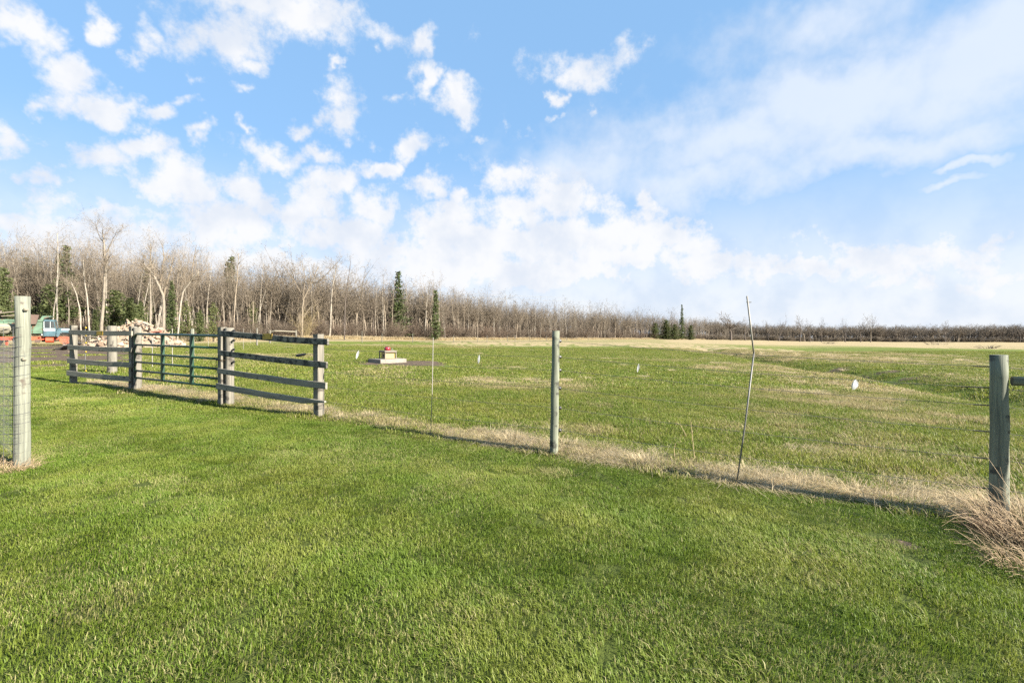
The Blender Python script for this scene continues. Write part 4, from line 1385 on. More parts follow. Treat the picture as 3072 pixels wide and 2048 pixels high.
# long pole leaning on the heap
q1 = rsurf(378, 960) or RC
q0 = ground(215, 1040); q0 = Vector((q1.x - 5.2, q1.y + .4, h1(q1.x - 5.2, q1.y + .4) + 1.0))
mb = MB(); rgp = random.Random(4)
mb.tube([q0.lerp(q1 + Vector((.25, 0, .16)), k / 10) + Vector((0, 0, rgp.uniform(-.03, .03) + .12 * math.sin(k / 10 * 3.1))) for k in range(11)], [.05 + .035 * k / 10 for k in range(11)], 8)
o = mb.obj('leaning_pole', M['bark_aspen']); tag(o, 'long pale log leaning up onto the left side of the rock pile', 'log')
# brush heap that carries its low end
stalk_clump('brush_heap', 45, Vector((q0.x + .3, q0.y, 0)), (1.3, .8), 160, .6, 1.9, .016, .8, M['twig_pale'], 'tangled heap of pale cut branches left of the rock pile', 'brush heap', (0, 0), .4)
# dark rubber sheet at the heap's left foot
q = ground(200, 1050)
mb = MB(); V, F = [], []
for i in range(9):
    for j in range(6):
        x, y = -.55 + 1.25 * i / 8, -.6 + 1.2 * j / 5
        z = .06 + .62 * max(0, i / 8) ** 1.2 * (1 - .5 * abs(j / 5 - .5)) + .05 * math.sin(i * 1.7 + j)
        V.append((q.x + x, q.y + y * .8, q.z + z))
for i in range(8):
    for j in range(5):
        a = i * 6 + j; F.append((a, a + 6, a + 7, a + 1))
mb.add(V, F); o = mb.obj('rubber_sheet', M['greyrubber'], smooth=True)
md = o.modifiers.new('thick', 'SOLIDIFY'); md.thickness = .05
tag(o, 'crumpled dark grey sheet draped at the left foot of the rock pile', 'sheet')
for i, (u, v, s) in enumerate([(208, 1057, .20), (222, 1056, .16), (560, 1058, .16), (573, 1098, .0), (1290, 1140, .0)]):
    if s == 0: continue
    g_ = ground(u, v)
    o = bpy.data.objects.new('rock', ROCKS[i]); COL.objects.link(o); o.location = g_ + Vector((0, 0, s * .2)); o.scale = (s * 1.3, s, s); o.rotation_euler = (0, 0, i)
    tag(o, ['pale stone by the dark sheet left of the rock pile', 'small pale stone between the dark sheet and the rock pile', 'single stone rolled clear of the right end of the rock pile'][i], 'rock')

# ------------------------------------------------------------------ old dump truck
def truck():
    g = ground(128, 1036)
    hx = Vector((.80, .60, 0)); hy = Vector((-.60, .80, 0))     # forward, away from the camera
    root = empty('dump_truck', g, 'derelict green and teal dump truck with an orange chassis and no front wheel', 'truck', rz=math.atan2(hx.y, hx.x))
    hs_ = [h1(*(Vector((g.x, g.y)) + Vector((hx.x, hx.y)) * a_ + Vector((hy.x, hy.y)) * b_)) for a_ in (-4, -1.5, 0, 1.6) for b_ in (0, 2.1)]
    g.z = max(hs_) - .03; root.location.z = g.z
    k = g.y / FPX
    sx = k / (.80 + .60 * (-(g.x) / g.y)) ; 
    def X(u): return (u - 128) * sx                # photo column -> distance along the truck
    def Z(v): return (1036 - v) * k                # photo row -> height above its ground
    Wd = 2.1
    def part(name, m, fn, parent=root, smooth=False):
        mb = MB(); fn(mb)
        o = bpy.data.objects.new(name, mb.mesh(name, [m], smooth)); COL.objects.link(o); o.parent = parent
        return o
    def bx(mb, x0, x1, z0, z1, y0=0.0, y1=Wd, bev=.03):
        mb.beam((x0, (y0 + y1) / 2, (z0 + z1) / 2), (x1, (y0 + y1) / 2, (z0 + z1) / 2), y1 - y0, z1 - z0, bev=bev)
    def prism(mb, prof, y0, y1):
        n = len(prof)
        V = [(x, y0, z) for x, z in prof] + [(x, y1, z) for x, z in prof]
        mb.add(V, [tuple(range(n)), tuple(range(2 * n - 1, n - 1, -1))] + [((i + 1) % n, i, n + i, n + (i + 1) % n) for i in range(n)])
    # dump box: floor, sides with ribs, raised cab guard
    xb0, xb1 = X(-60), X(127)
    box = part('dump_body', M['truck_green'], lambda mb: (bx(mb, xb0, xb1, Z(1000), Z(994)), bx(mb, xb0, xb1, Z(994), Z(962), 0, .06), bx(mb, xb0, xb1, Z(994), Z(962), Wd - .06, Wd), bx(mb, xb1 - .06, xb1, Z(994), Z(962), .06, Wd - .06)))
    for u in (-40, -12, 16, 44, 72, 98):
        part('rib', M['truck_green'], lambda mb, u=u: bx(mb, X(u), X(u) + .08, Z(999), Z(964), -.07, -.001, .01), box)
    part('top_rail', M['truck_green'], lambda mb: bx(mb, xb0, xb1, Z(964), Z(958), -.08, .07, .02), box)
    part('cab_guard', M['truck_green'], lambda mb: prism(mb, [(X(115), Z(962)), (X(128), Z(962)), (X(131), Z(957)), (X(152), Z(949)), (X(152), Z(946)), (X(127), Z(946.5))], .05, Wd - .05), box)
    part('rust_scoop', M['rust'], lambda mb: prism(mb, [(X(131), Z(956)), (X(134), Z(951)), (X(144), Z(949)), (X(150), Z(950)), (X(140), Z(953))], .0, .05), box)
    part('hopper', M['rust'], lambda mb: prism(mb, [(X(88), Z(972)), (X(110), Z(972)), (X(119), Z(944)), (X(86), Z(943))], -.35, -.08), root)
    for i, (u0, u1, v0, v1) in enumerate([(-2, 46, 941, 935), (4, 50, 949, 945), (-14, 44, 956, 951)]):
        part('load_board', M['grey_wood'], lambda mb: mb.beam((X(u0), .1 + .4 * i, Z(v0)), (X(u1), .25 + .4 * i, Z(v1)), .3, .07), box)
    part('load_post', M['grey_wood'], lambda mb: mb.beam((X(-6), .15, Z(958)), (X(8), .15, Z(934)), .09, .09, up=(0, 1, 0)), box)
    # cab
    c0, c1 = X(129.5), X(166)
    cab = part('cab', M['truck_teal'], lambda mb: (prism(mb, [(c0, Z(1008)), (c1, Z(1008)), (c1 + .04, Z(983)), (c0, Z(983))], .12, Wd - .12)))
    part('roof', M['truck_teal'], lambda mb: prism(mb, [(c0 + .02, Z(963)), (c0 + .05, Z(958.5)), (X(136), Z(957)), (X(159), Z(957.5)), (X(162.5), Z(960)), (X(163), Z(963))], .14, Wd - .14), cab)
    for (ua, ub, ya, nm) in [(130, 132, .14, 'pillar'), (149.5, 151, .14, 'pillar'), (130, 132, Wd - .2, 'pillar')]:
        part(nm, M['truck_white'], lambda mb: bx(mb, X(ua), X(ub), Z(983), Z(963), ya, ya + .06, .01), cab)
    for ya in (.14, Wd - .2):
        part('windscreen_pillar', M['truck_teal'], lambda mb: prism(mb, [(X(160.5), Z(963)), (X(163), Z(963)), (X(167), Z(983)), (X(164.5), Z(983))], ya, ya + .06), cab)
    part('door_band', M['truck_white'], lambda mb: bx(mb, c0 + .02, c1 - .02, Z(992), Z(984), .10, .1195, .006), cab)
    dr = part('door', M['truck_teal'], lambda mb: bx(mb, c0 + .05, X(163), Z(1006.5), Z(992.8), .095, .119, .008), cab)
    part('handle', M['steel'], lambda mb: bx(mb, c0 + .10, c0 + .22, Z(995), Z(994), .07, .094, .004), dr)
    part('side_window', M['glass'], lambda mb: bx(mb, X(132.2), X(149.3), Z(982.8), Z(963.4), .165, .173, .002), cab)
    part('vent_window', M['glass'], lambda mb: prism(mb, [(X(151.2), Z(982.8)), (X(164), Z(982.8)), (X(160.2), Z(963.4)), (X(151.2), Z(963.4))], .165, .173), cab)
    part('windscreen', M['glass'], lambda mb: prism(mb, [(X(162), Z(963.4)), (X(162.4), Z(963.4)), (X(166), Z(982.8)), (X(165.6), Z(982.8))], .21, Wd - .21), cab)
    part('seat_back', M['rubber'], lambda mb: bx(mb, X(134), X(138), Z(1000), Z(970), .4, Wd - .4), cab)
    # bonnet and wing
    hood = part('bonnet', M['truck_teal'], lambda mb: prism(mb, [(c1 + .04, Z(1003)), (X(216), Z(1003)), (X(217), Z(988)), (X(213), Z(984)), (X(183), Z(983)), (c1 + .04, Z(983.5))], .35, Wd - .35))
    part('bonnet_band', M['truck_white'], lambda mb: bx(mb, X(184), X(211), Z(991), Z(985.5), .335, .349, .005), hood)
    def wing(mb):
        arch = [(X(176), Z(1010)), (X(172), Z(1010)), (X(168), Z(1004)), (X(172), Z(995)), (X(180), Z(990)), (X(206), Z(990)), (X(216), Z(994)), (X(220), Z(1001)), (X(216), Z(1002)), (X(211), Z(998)), (X(203), Z(997)), (X(188), Z(997)), (X(181), Z(1000)), (X(178), Z(1006))]
        n = len(arch)
        V = [(x, 0, z) for x, z in arch] + [(x, .38, z) for x, z in arch]
        mb.add(V, [tuple(range(n)), tuple(range(2 * n - 1, n - 1, -1))] + [((i + 1) % n, i, n + i, n + (i + 1) % n) for i in range(n)])
    part('wing', M['truck_teal'], wing)
    part('mirror', M['black'], lambda mb: bx(mb, X(171), X(175), Z(987), Z(983.5), .0, .06, .01))
    part('fuel_cap', M['truck_white'], lambda mb: mb.tube([(X(126), .0, Z(1003)), (X(126), -.09, Z(1003))], .06, 12))
    # chassis and running gear
    for y0 in (.55, Wd - .67):
        part('chassis_rail', M['truck_orange'], lambda mb: bx(mb, X(-55), X(216), Z(1019), Z(1009), y0, y0 + .12, .02))
    for u in (96, 128, 158, 208):
        part('crossmember', M['truck_orange'], lambda mb: bx(mb, X(u), X(u) + .09, Z(1016), Z(1011.5), .675, Wd - .675, .01))
    part('front_axle', M['truck_orange'], lambda mb: (mb.tube([(X(196), .12, Z(1022)), (X(196), Wd - .12, Z(1022))], .07, 10)))
    for yy in (.05, Wd - .17):
        part('brake_drum', M['truck_orange'], lambda mb: mb.tube([(X(196), yy, Z(1020)), (X(196), yy + .12, Z(1020))], .40, 18))
        part('leaf_spring', M['truck_orange'], lambda mb: [mb.tube([(X(180 + 4 * i), yy + .22, Z(1012 + i * 1.5)), (X(196), yy + .22, Z(1018 + i * 1.2)), (X(212 - 4 * i), yy + .22, Z(1012 + i * 1.5))], .03, 6) for i in range(3)])
        part('axle_block', M['grey_wood'], lambda mb: bx(mb, X(189), X(203), Z(1038), Z(1026), yy + .0, yy + .4, .02))
    part('bumper', M['truck_orange'], lambda mb: bx(mb, X(217), X(220), Z(1018), Z(1009), .1, Wd - .1, .02))
    part('transmission', M['rubber'], lambda mb: (mb.tube([(X(120), 1.05, Z(1020)), (X(150), 1.05, Z(1019)), (X(176), 1.05, Z(1016))], [.16, .2, .24], 10)))
    part('fuel_tank', M['truck_orange'], lambda mb: mb.tube([(X(136), .30, Z(1019.5)), (X(160), .30, Z(1019.5))], .27, 14))
    part('battery_box', M['rust'], lambda mb: bx(mb, X(103), X(118), Z(1027), Z(1017.5), .2, .5, .02))
    for u in (-20, 62):
        part('rear_axle', M['truck_orange'], lambda mb: mb.tube([(X(u), .2, Z(1019)), (X(u), Wd - .2, Z(1019))], .08, 10))
        for yy in (.0, .32, Wd - .58, Wd - .26):
            wh = part('wheel', M['rubber'], lambda mb: mb.tube([(X(u), yy, Z(1019)), (X(u), yy + .03, Z(1019)), (X(u), yy + .22, Z(1019)), (X(u), yy + .25, Z(1019))], [.44, .51, .51, .44], 24))
            part('rim', M['truck_orange'], lambda mb: mb.tube([(X(u), yy - .012, Z(1019)), (X(u), yy + .02, Z(1019))], .27, 18), wh)
    return g
truck()
b = ground(20, 1037)
root = empty('axle_stand', b, 'orange T-shaped steel stand on the ground behind the wire mesh', 'stand')
mb = MB(); mb.beam(b + Vector((-.33, 0, .66)), b + Vector((.30, 0, .66)), .12, .10); mb.obj('head', M['truck_orange'], root)
mb = MB(); mb.beam(b, b + Vector((0, 0, .61)), .13, .13, up=(0, 1, 0), w1=.3); mb.obj('stem', M['truck_orange'], root)

# ------------------------------------------------------------------ small posts and rods out in the pasture and along the wood edge
def far_post(u, v0, v1, r, m, label, group=None, name='fence_post', sides=8):
    g_ = ground(u, v1)
    mb = MB(); mb.tube([g_ - Vector((0, 0, .2)), Vector((g_.x, g_.y, zpx((v0 + v1) / 2, g_.y))), Vector((g_.x, g_.y, zpx(v0, g_.y)))], [r, r * .95, r * .9], sides)
    o = mb.obj(name, m); tag(o, label, 'post' if name != 'fence_rod' else 'rod', group); return o
far_post(577, 986, 1079, .09, M['post_pale'], 'round wooden post standing in the pasture behind the right half of the gate')
far_post(771, 984, 1037, .09, M['post_grey'], 'grey post standing beyond the right board panel, left of the rail frame')
for u, v0, v1, lab in [(457, 1012, 1103, 'thin white rod showing between the gate bars just right of its hinge end'), (517, 985, 1100, 'thin white rod seen through the middle of the gate'),
                       (625, 1000, 1040, 'short thin rod seen through the right end of the gate'), (730, 985, 1048, 'thin white rod beyond the right board panel'), (752, 988, 1032, 'faint thin rod beside the grey post beyond the right panel')]:
    far_post(u, v0, v1, .014, M['fibre'], lab, name='fence_rod', sides=6)
for u, v0, v1 in [(1086, 993, 1028), (1146, 999, 1027), (1238, 1000, 1027), (1361, 1005, 1027), (1433, 1008, 1026), (1461, 1006, 1026), (1523, 1006, 1025), (1545, 1004, 1024), (1590, 1006, 1023), (1640, 1007, 1023), (1700, 1009, 1022), (1765, 1009, 1021)]:
    far_post(u, v0, v1, .05, M['post_grey'], 'small grey post of the far fence along the foot of the woods', 'far fence posts along the woods')
def rail_frame():
    b0 = ground(810, 1030); b1 = ground(888, 1029)
    root = empty('rail_frame', b0, 'pale wooden H-frame with a top rail beyond the right board panel', 'fence brace')
    for bb, vt in ((b0, 990), (b1, 990)):
        mb = MB(); mb.tube([bb - Vector((0, 0, .2)), Vector((bb.x, bb.y, zpx(vt, bb.y)))], .10, 8); mb.obj('post', M['post_grey'], root)
    mb = MB(); mb.tube([Vector((b0.x, b0.y, zpx(996, b0.y))), Vector((b0.x + (b1.x - b0.x) * .28, b0.y, zpx(992, b0.y))), Vector((b1.x, b1.y, zpx(995, b1.y)))], .065, 8); mb.obj('rail', M['rail'], root)
rail_frame()
# ------------------------------------------------------------------ trees
def unit(v):
    return v / (np.linalg.norm(v) + 1e-9)
class Ribbons:
    """thin twigs: flat tapering slivers, two crossed faces would double the cost; random facing is enough"""
    def __init__(s): s.a, s.b, s.w = [], [], []
    def add(s, a, b, w): s.a.append(a); s.b.append(b); s.w.append(w)
    def arrays(s, rg):
        a, b, w = np.array(s.a), np.array(s.b), np.array(s.w)
        d = b - a
        r = rg.normal(0, 1, d.shape)
        p = np.cross(d, r); p /= np.linalg.norm(p, axis=1)[:, None] + 1e-9
        return np.stack([a - p * w[:, None] / 2, a + p * w[:, None] / 2, b + p * w[:, None] * .2, b - p * w[:, None] * .2], 1).reshape(-1, 3)
def grow(mb, rib, rg, p, d, L, r, lev, spec):
    n = spec['n'][lev]
    pts = [p]; dd = d.copy()
    for k in range(n):
        dd = unit(dd + rg.normal(0, spec['wob'][lev], 3) + np.array([0, 0, spec['up'][lev]]) / n)
        pts.append(pts[-1] + dd * L / n)
    last = lev == len(spec['n']) - 1
    if last:
        for q in range(n):
            rib.add(pts[q], pts[q + 1], max(spec['tw'], r * 1.6) * (1 - .3 * q / n))
        return
    rad = [r * (1 - spec['tap'][lev] * k / n) for k in range(n + 1)]
    mb.tube(pts, rad, spec['sides'][lev], cap=False)
    m = spec['kids'][lev]
    m = max(1, int(round(m * rg.uniform(.75, 1.25))))
    t0 = spec['from'][lev]
    for i in range(m):
        t = t0 + (1 - t0) * ((i + rg.random()) / m) if i < m - 1 else 1.0
        f = t * n; k = min(int(f), n - 1)
        q = pts[k] + (pts[k + 1] - pts[k]) * (f - k)
        ax = unit(pts[k + 1] - pts[k])
        perp = unit(np.cross(ax, rg.normal(0, 1, 3)))
        ang = R(rg.uniform(*spec['ang'][lev])) * (1 if t < .99 else .5)
        nd = unit(ax * math.cos(ang) + perp * math.sin(ang))
        rr = rad[k] * spec['rr'][lev] * rg.uniform(.7, 1)
        ll = L * spec['lr'][lev] * rg.uniform(.6, 1.15) * (spec['shape'](t) if lev == 0 else 1)
        grow(mb, rib, rg, q, nd, ll, rr, lev + 1, spec)
def bare_tree(seed, Hm, kind, thick=1.0):
    """returns trunk mesh builder and crown (branches, twigs) as arrays"""
    rg = np.random.default_rng(seed)
    if kind == 'aspen':
        spec = dict(n=[9, 4, 3, 2], wob=[.035, .10, .16, .25], up=[.1, .35, .2, .1], tap=[.82, .75, .6], sides=[7, 4, 3], kids=[20, 5, 4], **{'from': [.42, .25, .2]},
                    ang=[(35, 65), (25, 60), (25, 65)], rr=[.34, .5, .5], lr=[.20, .5, .55], tw=.022, shape=lambda t: 1.25 - .75 * abs(t - .62) * 1.6, r0=.0085)
    elif kind == 'pole':
        spec = dict(n=[8, 3, 2], wob=[.05, .14, .25], up=[.1, .3, .1], tap=[.85, .7], sides=[6, 3], kids=[16, 6], **{'from': [.35, .15]},
                    ang=[(30, 70), (25, 70)], rr=[.4, .5], lr=[.15, .5], tw=.022, shape=lambda t: 1.2 - .6 * t, r0=.0065)
    elif kind == 'spread':
        spec = dict(n=[6, 5, 4, 3, 2], wob=[.05, .13, .17, .2, .28], up=[.05, .35, .3, .15, .05], tap=[.45, .65, .65, .5], sides=[8, 5, 4, 3], kids=[6, 5, 5, 3], **{'from': [.55, .3, .25, .2]},
                    ang=[(22, 55), (25, 60), (25, 65), (30, 70)], rr=[.6, .55, .5, .5], lr=[.85, .48, .5, .55], tw=.026, shape=lambda t: .75 + .35 * t, r0=.018)
        Hm = Hm * .46
    elif kind == 'oak':
        spec = dict(n=[5, 5, 4, 3], wob=[.06, .22, .25, .3], up=[.05, .25, .2, .1], tap=[.4, .65, .65], sides=[8, 5, 4], kids=[8, 6, 6], **{'from': [.6, .3, .25]},
                    ang=[(25, 65), (30, 70), (30, 75)], rr=[.55, .5, .5], lr=[.80, .5, .5], tw=.05, shape=lambda t: .75 + .35 * t, r0=.028)
        Hm = Hm * .5
    elif kind == 'shrub':
        spec = None
    if spec:
        spec['tw'] *= thick; spec['r0'] *= thick ** .7
    mb, crown, rib = MB(), MB(), Ribbons()
    if kind == 'shrub':
        for i in range(16):
            a = rg.random() * 6.283; ln = rg.uniform(.05, .55)
            d0 = unit(np.array([math.cos(a) * ln, math.sin(a) * ln, 1]))
            sp = dict(n=[4, 2, 2], wob=[.12, .2, .3], up=[.1, .2, 0], tap=[.7, .6], sides=[3, 3], kids=[9, 5], **{'from': [.15, .2]}, ang=[(20, 55), (25, 70)], rr=[.5, .5], lr=[.42, .5], tw=.02 * thick, shape=lambda t: 1, r0=.01)
            grow(crown, rib, rg, np.array([math.cos(a) * .35 * rg.random(), math.sin(a) * .35 * rg.random(), -.05]), d0, Hm * rg.uniform(.6, 1), .02, 0, sp)
        tr = None
    else:
        class Split:          # trunk goes to one mesh, everything above to the other
            def __init__(s): s.first = True
            def tube(s, *a, **k):
                (mb if s.first else crown).tube(*a, **k); s.first = False
        lean = rg.normal(0, .05, 2)
        grow(Split(), rib, rg, np.array([0, 0, -.2]), unit(np.array([lean[0], lean[1], 1])), Hm, spec['r0'] * Hm * (1 if kind in ('aspen', 'pole') else 1.35), 0, spec)
    V = rib.arrays(rg)
    return mb, crown, V
def tree_meshes(seed, Hm, kind, mt, mc, thick=1.0):
    mb, crown, V = bare_tree(seed, Hm, kind, thick)
    n0 = crown.nv
    F = [tuple(range(i, i + 4)) for i in range(0, len(V), 4)]
    crown.add(V, F)
    zt = max(float(np.percentile(V[:, 2], 99.6)), 1.0)
    for q in (mb, crown):                       # bring the finished tree to its nominal height
        q.v = [np.asarray(a) * np.array([(.4 + .6 * Hm / zt), (.4 + .6 * Hm / zt), Hm / zt]) for a in q.v]
    tm = mb.mesh('trunk', [mt], True) if mb.nv else None
    return tm, crown.mesh('crown', [mc])
def joined(name, tm, cm):
    """trunk and crown in one mesh, for the uncountable wood behind the front trees"""
    bm = bmesh.new()
    ms = []
    for me in (tm, cm):
        if me is None: continue
        n0 = len(bm.faces)
        bm.from_mesh(me)
        bm.faces.ensure_lookup_table()
        for f in bm.faces[n0:]: f.material_index = len(ms)
        ms.append(me.materials[0])
    out = bpy.data.meshes.new(name); bm.to_mesh(out); bm.free()
    for m in ms: out.materials.append(m)
    return out
def conifer(seed, Hm, kind, m):
    rg = np.random.default_rng(seed)
    mb = MB()
    mb.tube([(0, 0, -.2), (rg.normal(0, .05), rg.normal(0, .05), Hm * .5), (0, 0, Hm * .99)], [.012 * Hm + .04, .008 * Hm + .02, .01], 7)
    V, RN = [], []
    if kind == 'spruce':
        Rm, z, base = Hm * .19, .05 * Hm, .05 * Hm
        step = .034 * Hm
    elif kind == 'narrow':
        Rm, z, base = Hm * .12, .04 * Hm, .04 * Hm
        step = .03 * Hm
    elif kind == 'pine':
        Rm, z, base = Hm * .24, .12 * Hm, .12 * Hm
        step = .045 * Hm
    else:
        Rm, z, base = Hm * .26, .02 * Hm, .02 * Hm
        step = .04 * Hm
    while z < Hm * .99:
        k = (z - base) / (Hm - base)
        prof = {'spruce': (1 - k) ** .85, 'narrow': (1 - k) ** .7, 'pine': (1 - k) ** .55 * (.6 + .5 * rg.random()), 'cedar': (1 - k) ** .5 * (.75 + .35 * rg.random())}[kind]
        L0 = Rm * max(.04, prof)
        nb = 7 if kind != 'pine' else 5
        a0 = rg.random() * 6.283
        for i in range(nb):
            if rg.random() < (.22 if kind != 'cedar' else .1): continue
            a = a0 + 6.283 * i / nb + rg.normal(0, .25)
            L = L0 * rg.uniform(.35, 1.25)
            dz = -.25 if kind in ('spruce', 'narrow') else .15
            ns = max(3, int(L / (.03 * Hm ** .6)))
            for j in range(ns):
                t = (j + .6) / ns
                c = np.array([math.cos(a) * L * t, math.sin(a) * L * t, z + dz * L * t + .18 * L * t * t + rg.normal(0, .02)])
                for _ in range(3):
                    s = (.055 * Hm ** .65) * rg.uniform(.6, 1.3) * (1.1 - .5 * t)
                    d = unit(np.array([math.cos(a), math.sin(a), -.15]) + rg.normal(0, .75, 3))
                    w = unit(np.cross(d, rg.normal(0, 1, 3))) * s * .42
                    q = c + rg.normal(0, s * .4, 3)
                    V.append([q - w, q + w, q + d * s + w * .3, q + d * s - w * .3]); RN.append(rg.random())
        z += step * rg.uniform(.75, 1.25)
    V = np.array(V)
    cm = fast_mesh('crown', V.reshape(-1, 3), np.arange(len(V) * 4).reshape(-1, 4), None, [m], rnd=np.repeat(RN, 4))
    return mb.mesh('trunk', [M['bark_dark']], True), cm

SPEC = {}
def spec_add(key, lst): SPEC[key] = lst
spec_add('aspen', [tree_meshes(200 + i, 13, 'aspen', M['bark_aspen'] if i % 2 else M['bark_birch'], M['twig_pale'] if i % 3 else M['twig_grey']) for i in range(5)])
spec_add('pole', [tree_meshes(220 + i, 10, 'pole', M['bark_grey'] if i % 2 else M['bark_aspen'], M['twig_grey']) for i in range(5)])
spec_add('spread', [tree_meshes(240 + i, 13, 'spread', M['bark_grey'], M['twig_grey']) for i in range(4)])
spec_add('dark', [tree_meshes(260 + i, 13, 'spread', M['bark_dark'], M['twig_dark']) for i in range(3)] + [tree_meshes(270, 11, 'pole', M['bark_dark'], M['twig_dark'])])
for nm, th in (('mid', 1.9), ('far', 3.4)):
    spec_add('aspen_' + nm, [tree_meshes(400 + i, 13, 'aspen', M['bark_aspen'] if i % 2 else M['bark_birch'], M['twig_pale'] if i % 2 else M['twig_grey'], th) for i in range(3)])
    spec_add('pole_' + nm, [tree_meshes(420 + i, 10, 'pole', M['bark_grey'] if i % 2 else M['bark_aspen'], M['twig_grey'], th) for i in range(3)])
    spec_add('spread_' + nm, [tree_meshes(440 + i, 13, 'spread', M['bark_grey'], M['twig_grey'], th) for i in range(3)])
    spec_add('dark_' + nm, [tree_meshes(460 + i, 13, 'spread', M['bark_dark'], M['twig_dark'], th) for i in range(3)])
spec_add('shrub_far', [tree_meshes(294 + i, 3.2, 'shrub', None, M['twig_grey'], 3.0) for i in range(2)])
spec_add('oak', [tree_meshes(280, 13, 'oak', M['bark_dark'], M['twig_dark'], 3.2)])
spec_add('shrub', [tree_meshes(290 + i, 3.2, 'shrub', None, M['brush'] if i != 2 else M['brush_red']) for i in range(3)])
spec_add('willow', [tree_meshes(298, 6, 'shrub', None, M['willow'])])
spec_add('spruce', [conifer(300 + i, 12, 'spruce', M['spruce']) for i in range(2)])
spec_add('narrow', [conifer(310, 12, 'narrow', M['spruce'])])
spec_add('pine', [conifer(320 + i, 8, 'pine', M['pine']) for i in range(2)])
spec_add('cedar', [conifer(330 + i, 6, 'cedar', M['cedar']) for i in range(2)])
BASEH = dict(aspen=13, pole=10, spread=13, dark=13, oak=13, shrub=3.2, willow=6, spruce=12, narrow=12, pine=8, cedar=6)
NAMES = dict(aspen='aspen_tree', pole='sapling_tree', spread='bare_tree', dark='bare_tree', oak='oak_tree', shrub='bare_shrub', willow='willow_shrub', spruce='spruce_tree', narrow='spruce_tree', pine='pine_tree', cedar='cedar_tree')
CATS = dict(shrub='shrub', willow='shrub')
for k in ('aspen', 'pole', 'spread', 'dark', 'shrub'):
    for nm in ('_mid', '_far'):
        BASEH[k + nm] = BASEH[k]; NAMES[k + nm] = NAMES[k]
trg = random.Random(99)
def plant(key, x, y, Hm, label, group=None, i=None, rz=None, wide=1.0, lean=(0, 0)):
    tm, cm = SPEC[key][i if i is not None else trg.randrange(len(SPEC[key]))]
    o = empty(NAMES[key], (x, y, h1(x, y)), label, CATS.get(key, 'tree'), group)
    s = Hm / BASEH[key]
    o.scale = (s * wide, s * wide, s)
    o.rotation_euler = (lean[0], lean[1], rz if rz is not None else trg.uniform(0, 6.28))
    if tm is not None: link_mesh('trunk', tm, o)
    link_mesh('crown' if key not in ('shrub', 'willow') else 'branches', cm, o)
    return o
def plant_px(key, u, vtop, d, label, group=None, **kw):
    x = (u - UC) / FPX * d
    return plant(key, x, d, zpx(vtop, d) - h1(x, d), label, group, **kw)
TOPU = np.array([-100, 0, 300, 600, 700, 900, 1100, 1300, 1500, 1700, 1900, 2080, 2200])
TOPV = np.array([680, 690, 705, 730, 752, 790, 820, 845, 880, 905, 925, 945, 955])

# --- trees that can be told apart
wdp = lambda u: float(wood_depth((u - UC) / FPX))
plant_px('spruce', 1195, 812, 107, 'tall dark green spruce standing in front of the bare wood, the left of two', i=0, wide=1.15)
plant_px('narrow', 1307, 866, 107, 'slim dark green spruce at the wood edge, the right of two', i=0, wide=1.25)
plant_px('spruce', 2046, 914, 238, 'dark far spruce rising above the pale birches at the end of the wood', i=1, wide=.8)
plant_px('oak', 2193, 936, 245, 'lone spreading dark oak with an umbrella crown in a gap of the far treeline', rz=1.0)
plant_px('spruce', 200, 738, 72, 'tall ragged spruce standing behind the truck bonnet', i=1, wide=1.2)
plant_px('narrow', 178, 752, 75, 'thin spruce top just left of the ragged spruce behind the truck', i=0)
plant_px('narrow', 695, 762, 92, 'thin dark spruce top rising above the bare wood left of the right board panel', i=0)
plant_px('narrow', 682, 778, 94, 'shorter spruce top beside the thin dark spruce above the wood', i=0)
plant_px('spruce', 515, 842, 70, 'small dark spruce in the wood right of the rock pile peak', i=0, wide=1.0)
plant_px('pine', 640, 905, 68, 'bushy yellow-green pine at the wood edge above the gate', i=0, wide=1.1)
plant_px('cedar', 345, 868, 66, 'dense green cedar thicket tree right behind the rock pile peak', i=0, wide=1.5)
plant_px('cedar', 390, 895, 64, 'broad green cedar behind the rock pile, right of the taller cedar', i=1, wide=1.5)
plant_px('cedar', 285, 930, 62, 'small low cedar behind the leaning log', i=1)
plant_px('pine', 80, 770, 74, 'loose green pine behind the truck load', i=1, wide=.8)
for u, vt, dd, key, lab in [(110, 800, 78, 'pine', 'ragged pine half hidden between trunks behind the truck body'), (150, 850, 70, 'cedar', 'green cedar behind the truck cab roof'), (228, 820, 74, 'cedar', 'tall loose cedar right of the ragged spruce behind the bonnet'),
                            (420, 905, 68, 'cedar', 'low cedar behind the right slope of the rock pile'), (560, 900, 76, 'pine', 'dim green pine in the wood above the middle of the gate'), (600, 930, 72, 'cedar', 'small dark cedar low in the wood above the right half of the gate'), (760, 905, 84, 'pine', 'faint pine deep in the wood above the right panel sign')]:
    plant_px(key, u, vt, dd, lab, wide=1.1)
plant_px('cedar', 12, 800, 64, 'dark green cedar at the left edge behind the truck', i=0, wide=.8)
plant_px('pine', 440, 800, 76, 'green pine half hidden in the bare wood above the rock pile', i=1, wide=.7)
plant_px('willow', 918, 905, 80, 'yellowish bushy willow at the wood edge above the right end of the board panel', wide=.9)
for u, vt, dd, lab in [(1965, 968, 232, 'leftmost low dark cedar in the evergreen clump at the end of the wood'), (1998, 958, 236, 'tallest cedar of the evergreen clump at the end of the wood'),
                       (2025, 972, 230, 'low cedar in the evergreen clump left of the far spruce'), (2072, 975, 232, 'rightmost low cedar in the evergreen clump below the pale birches')]:
    plant_px('cedar', u, vt, dd, lab, 'evergreen clump at the end of the wood', wide=1.8)
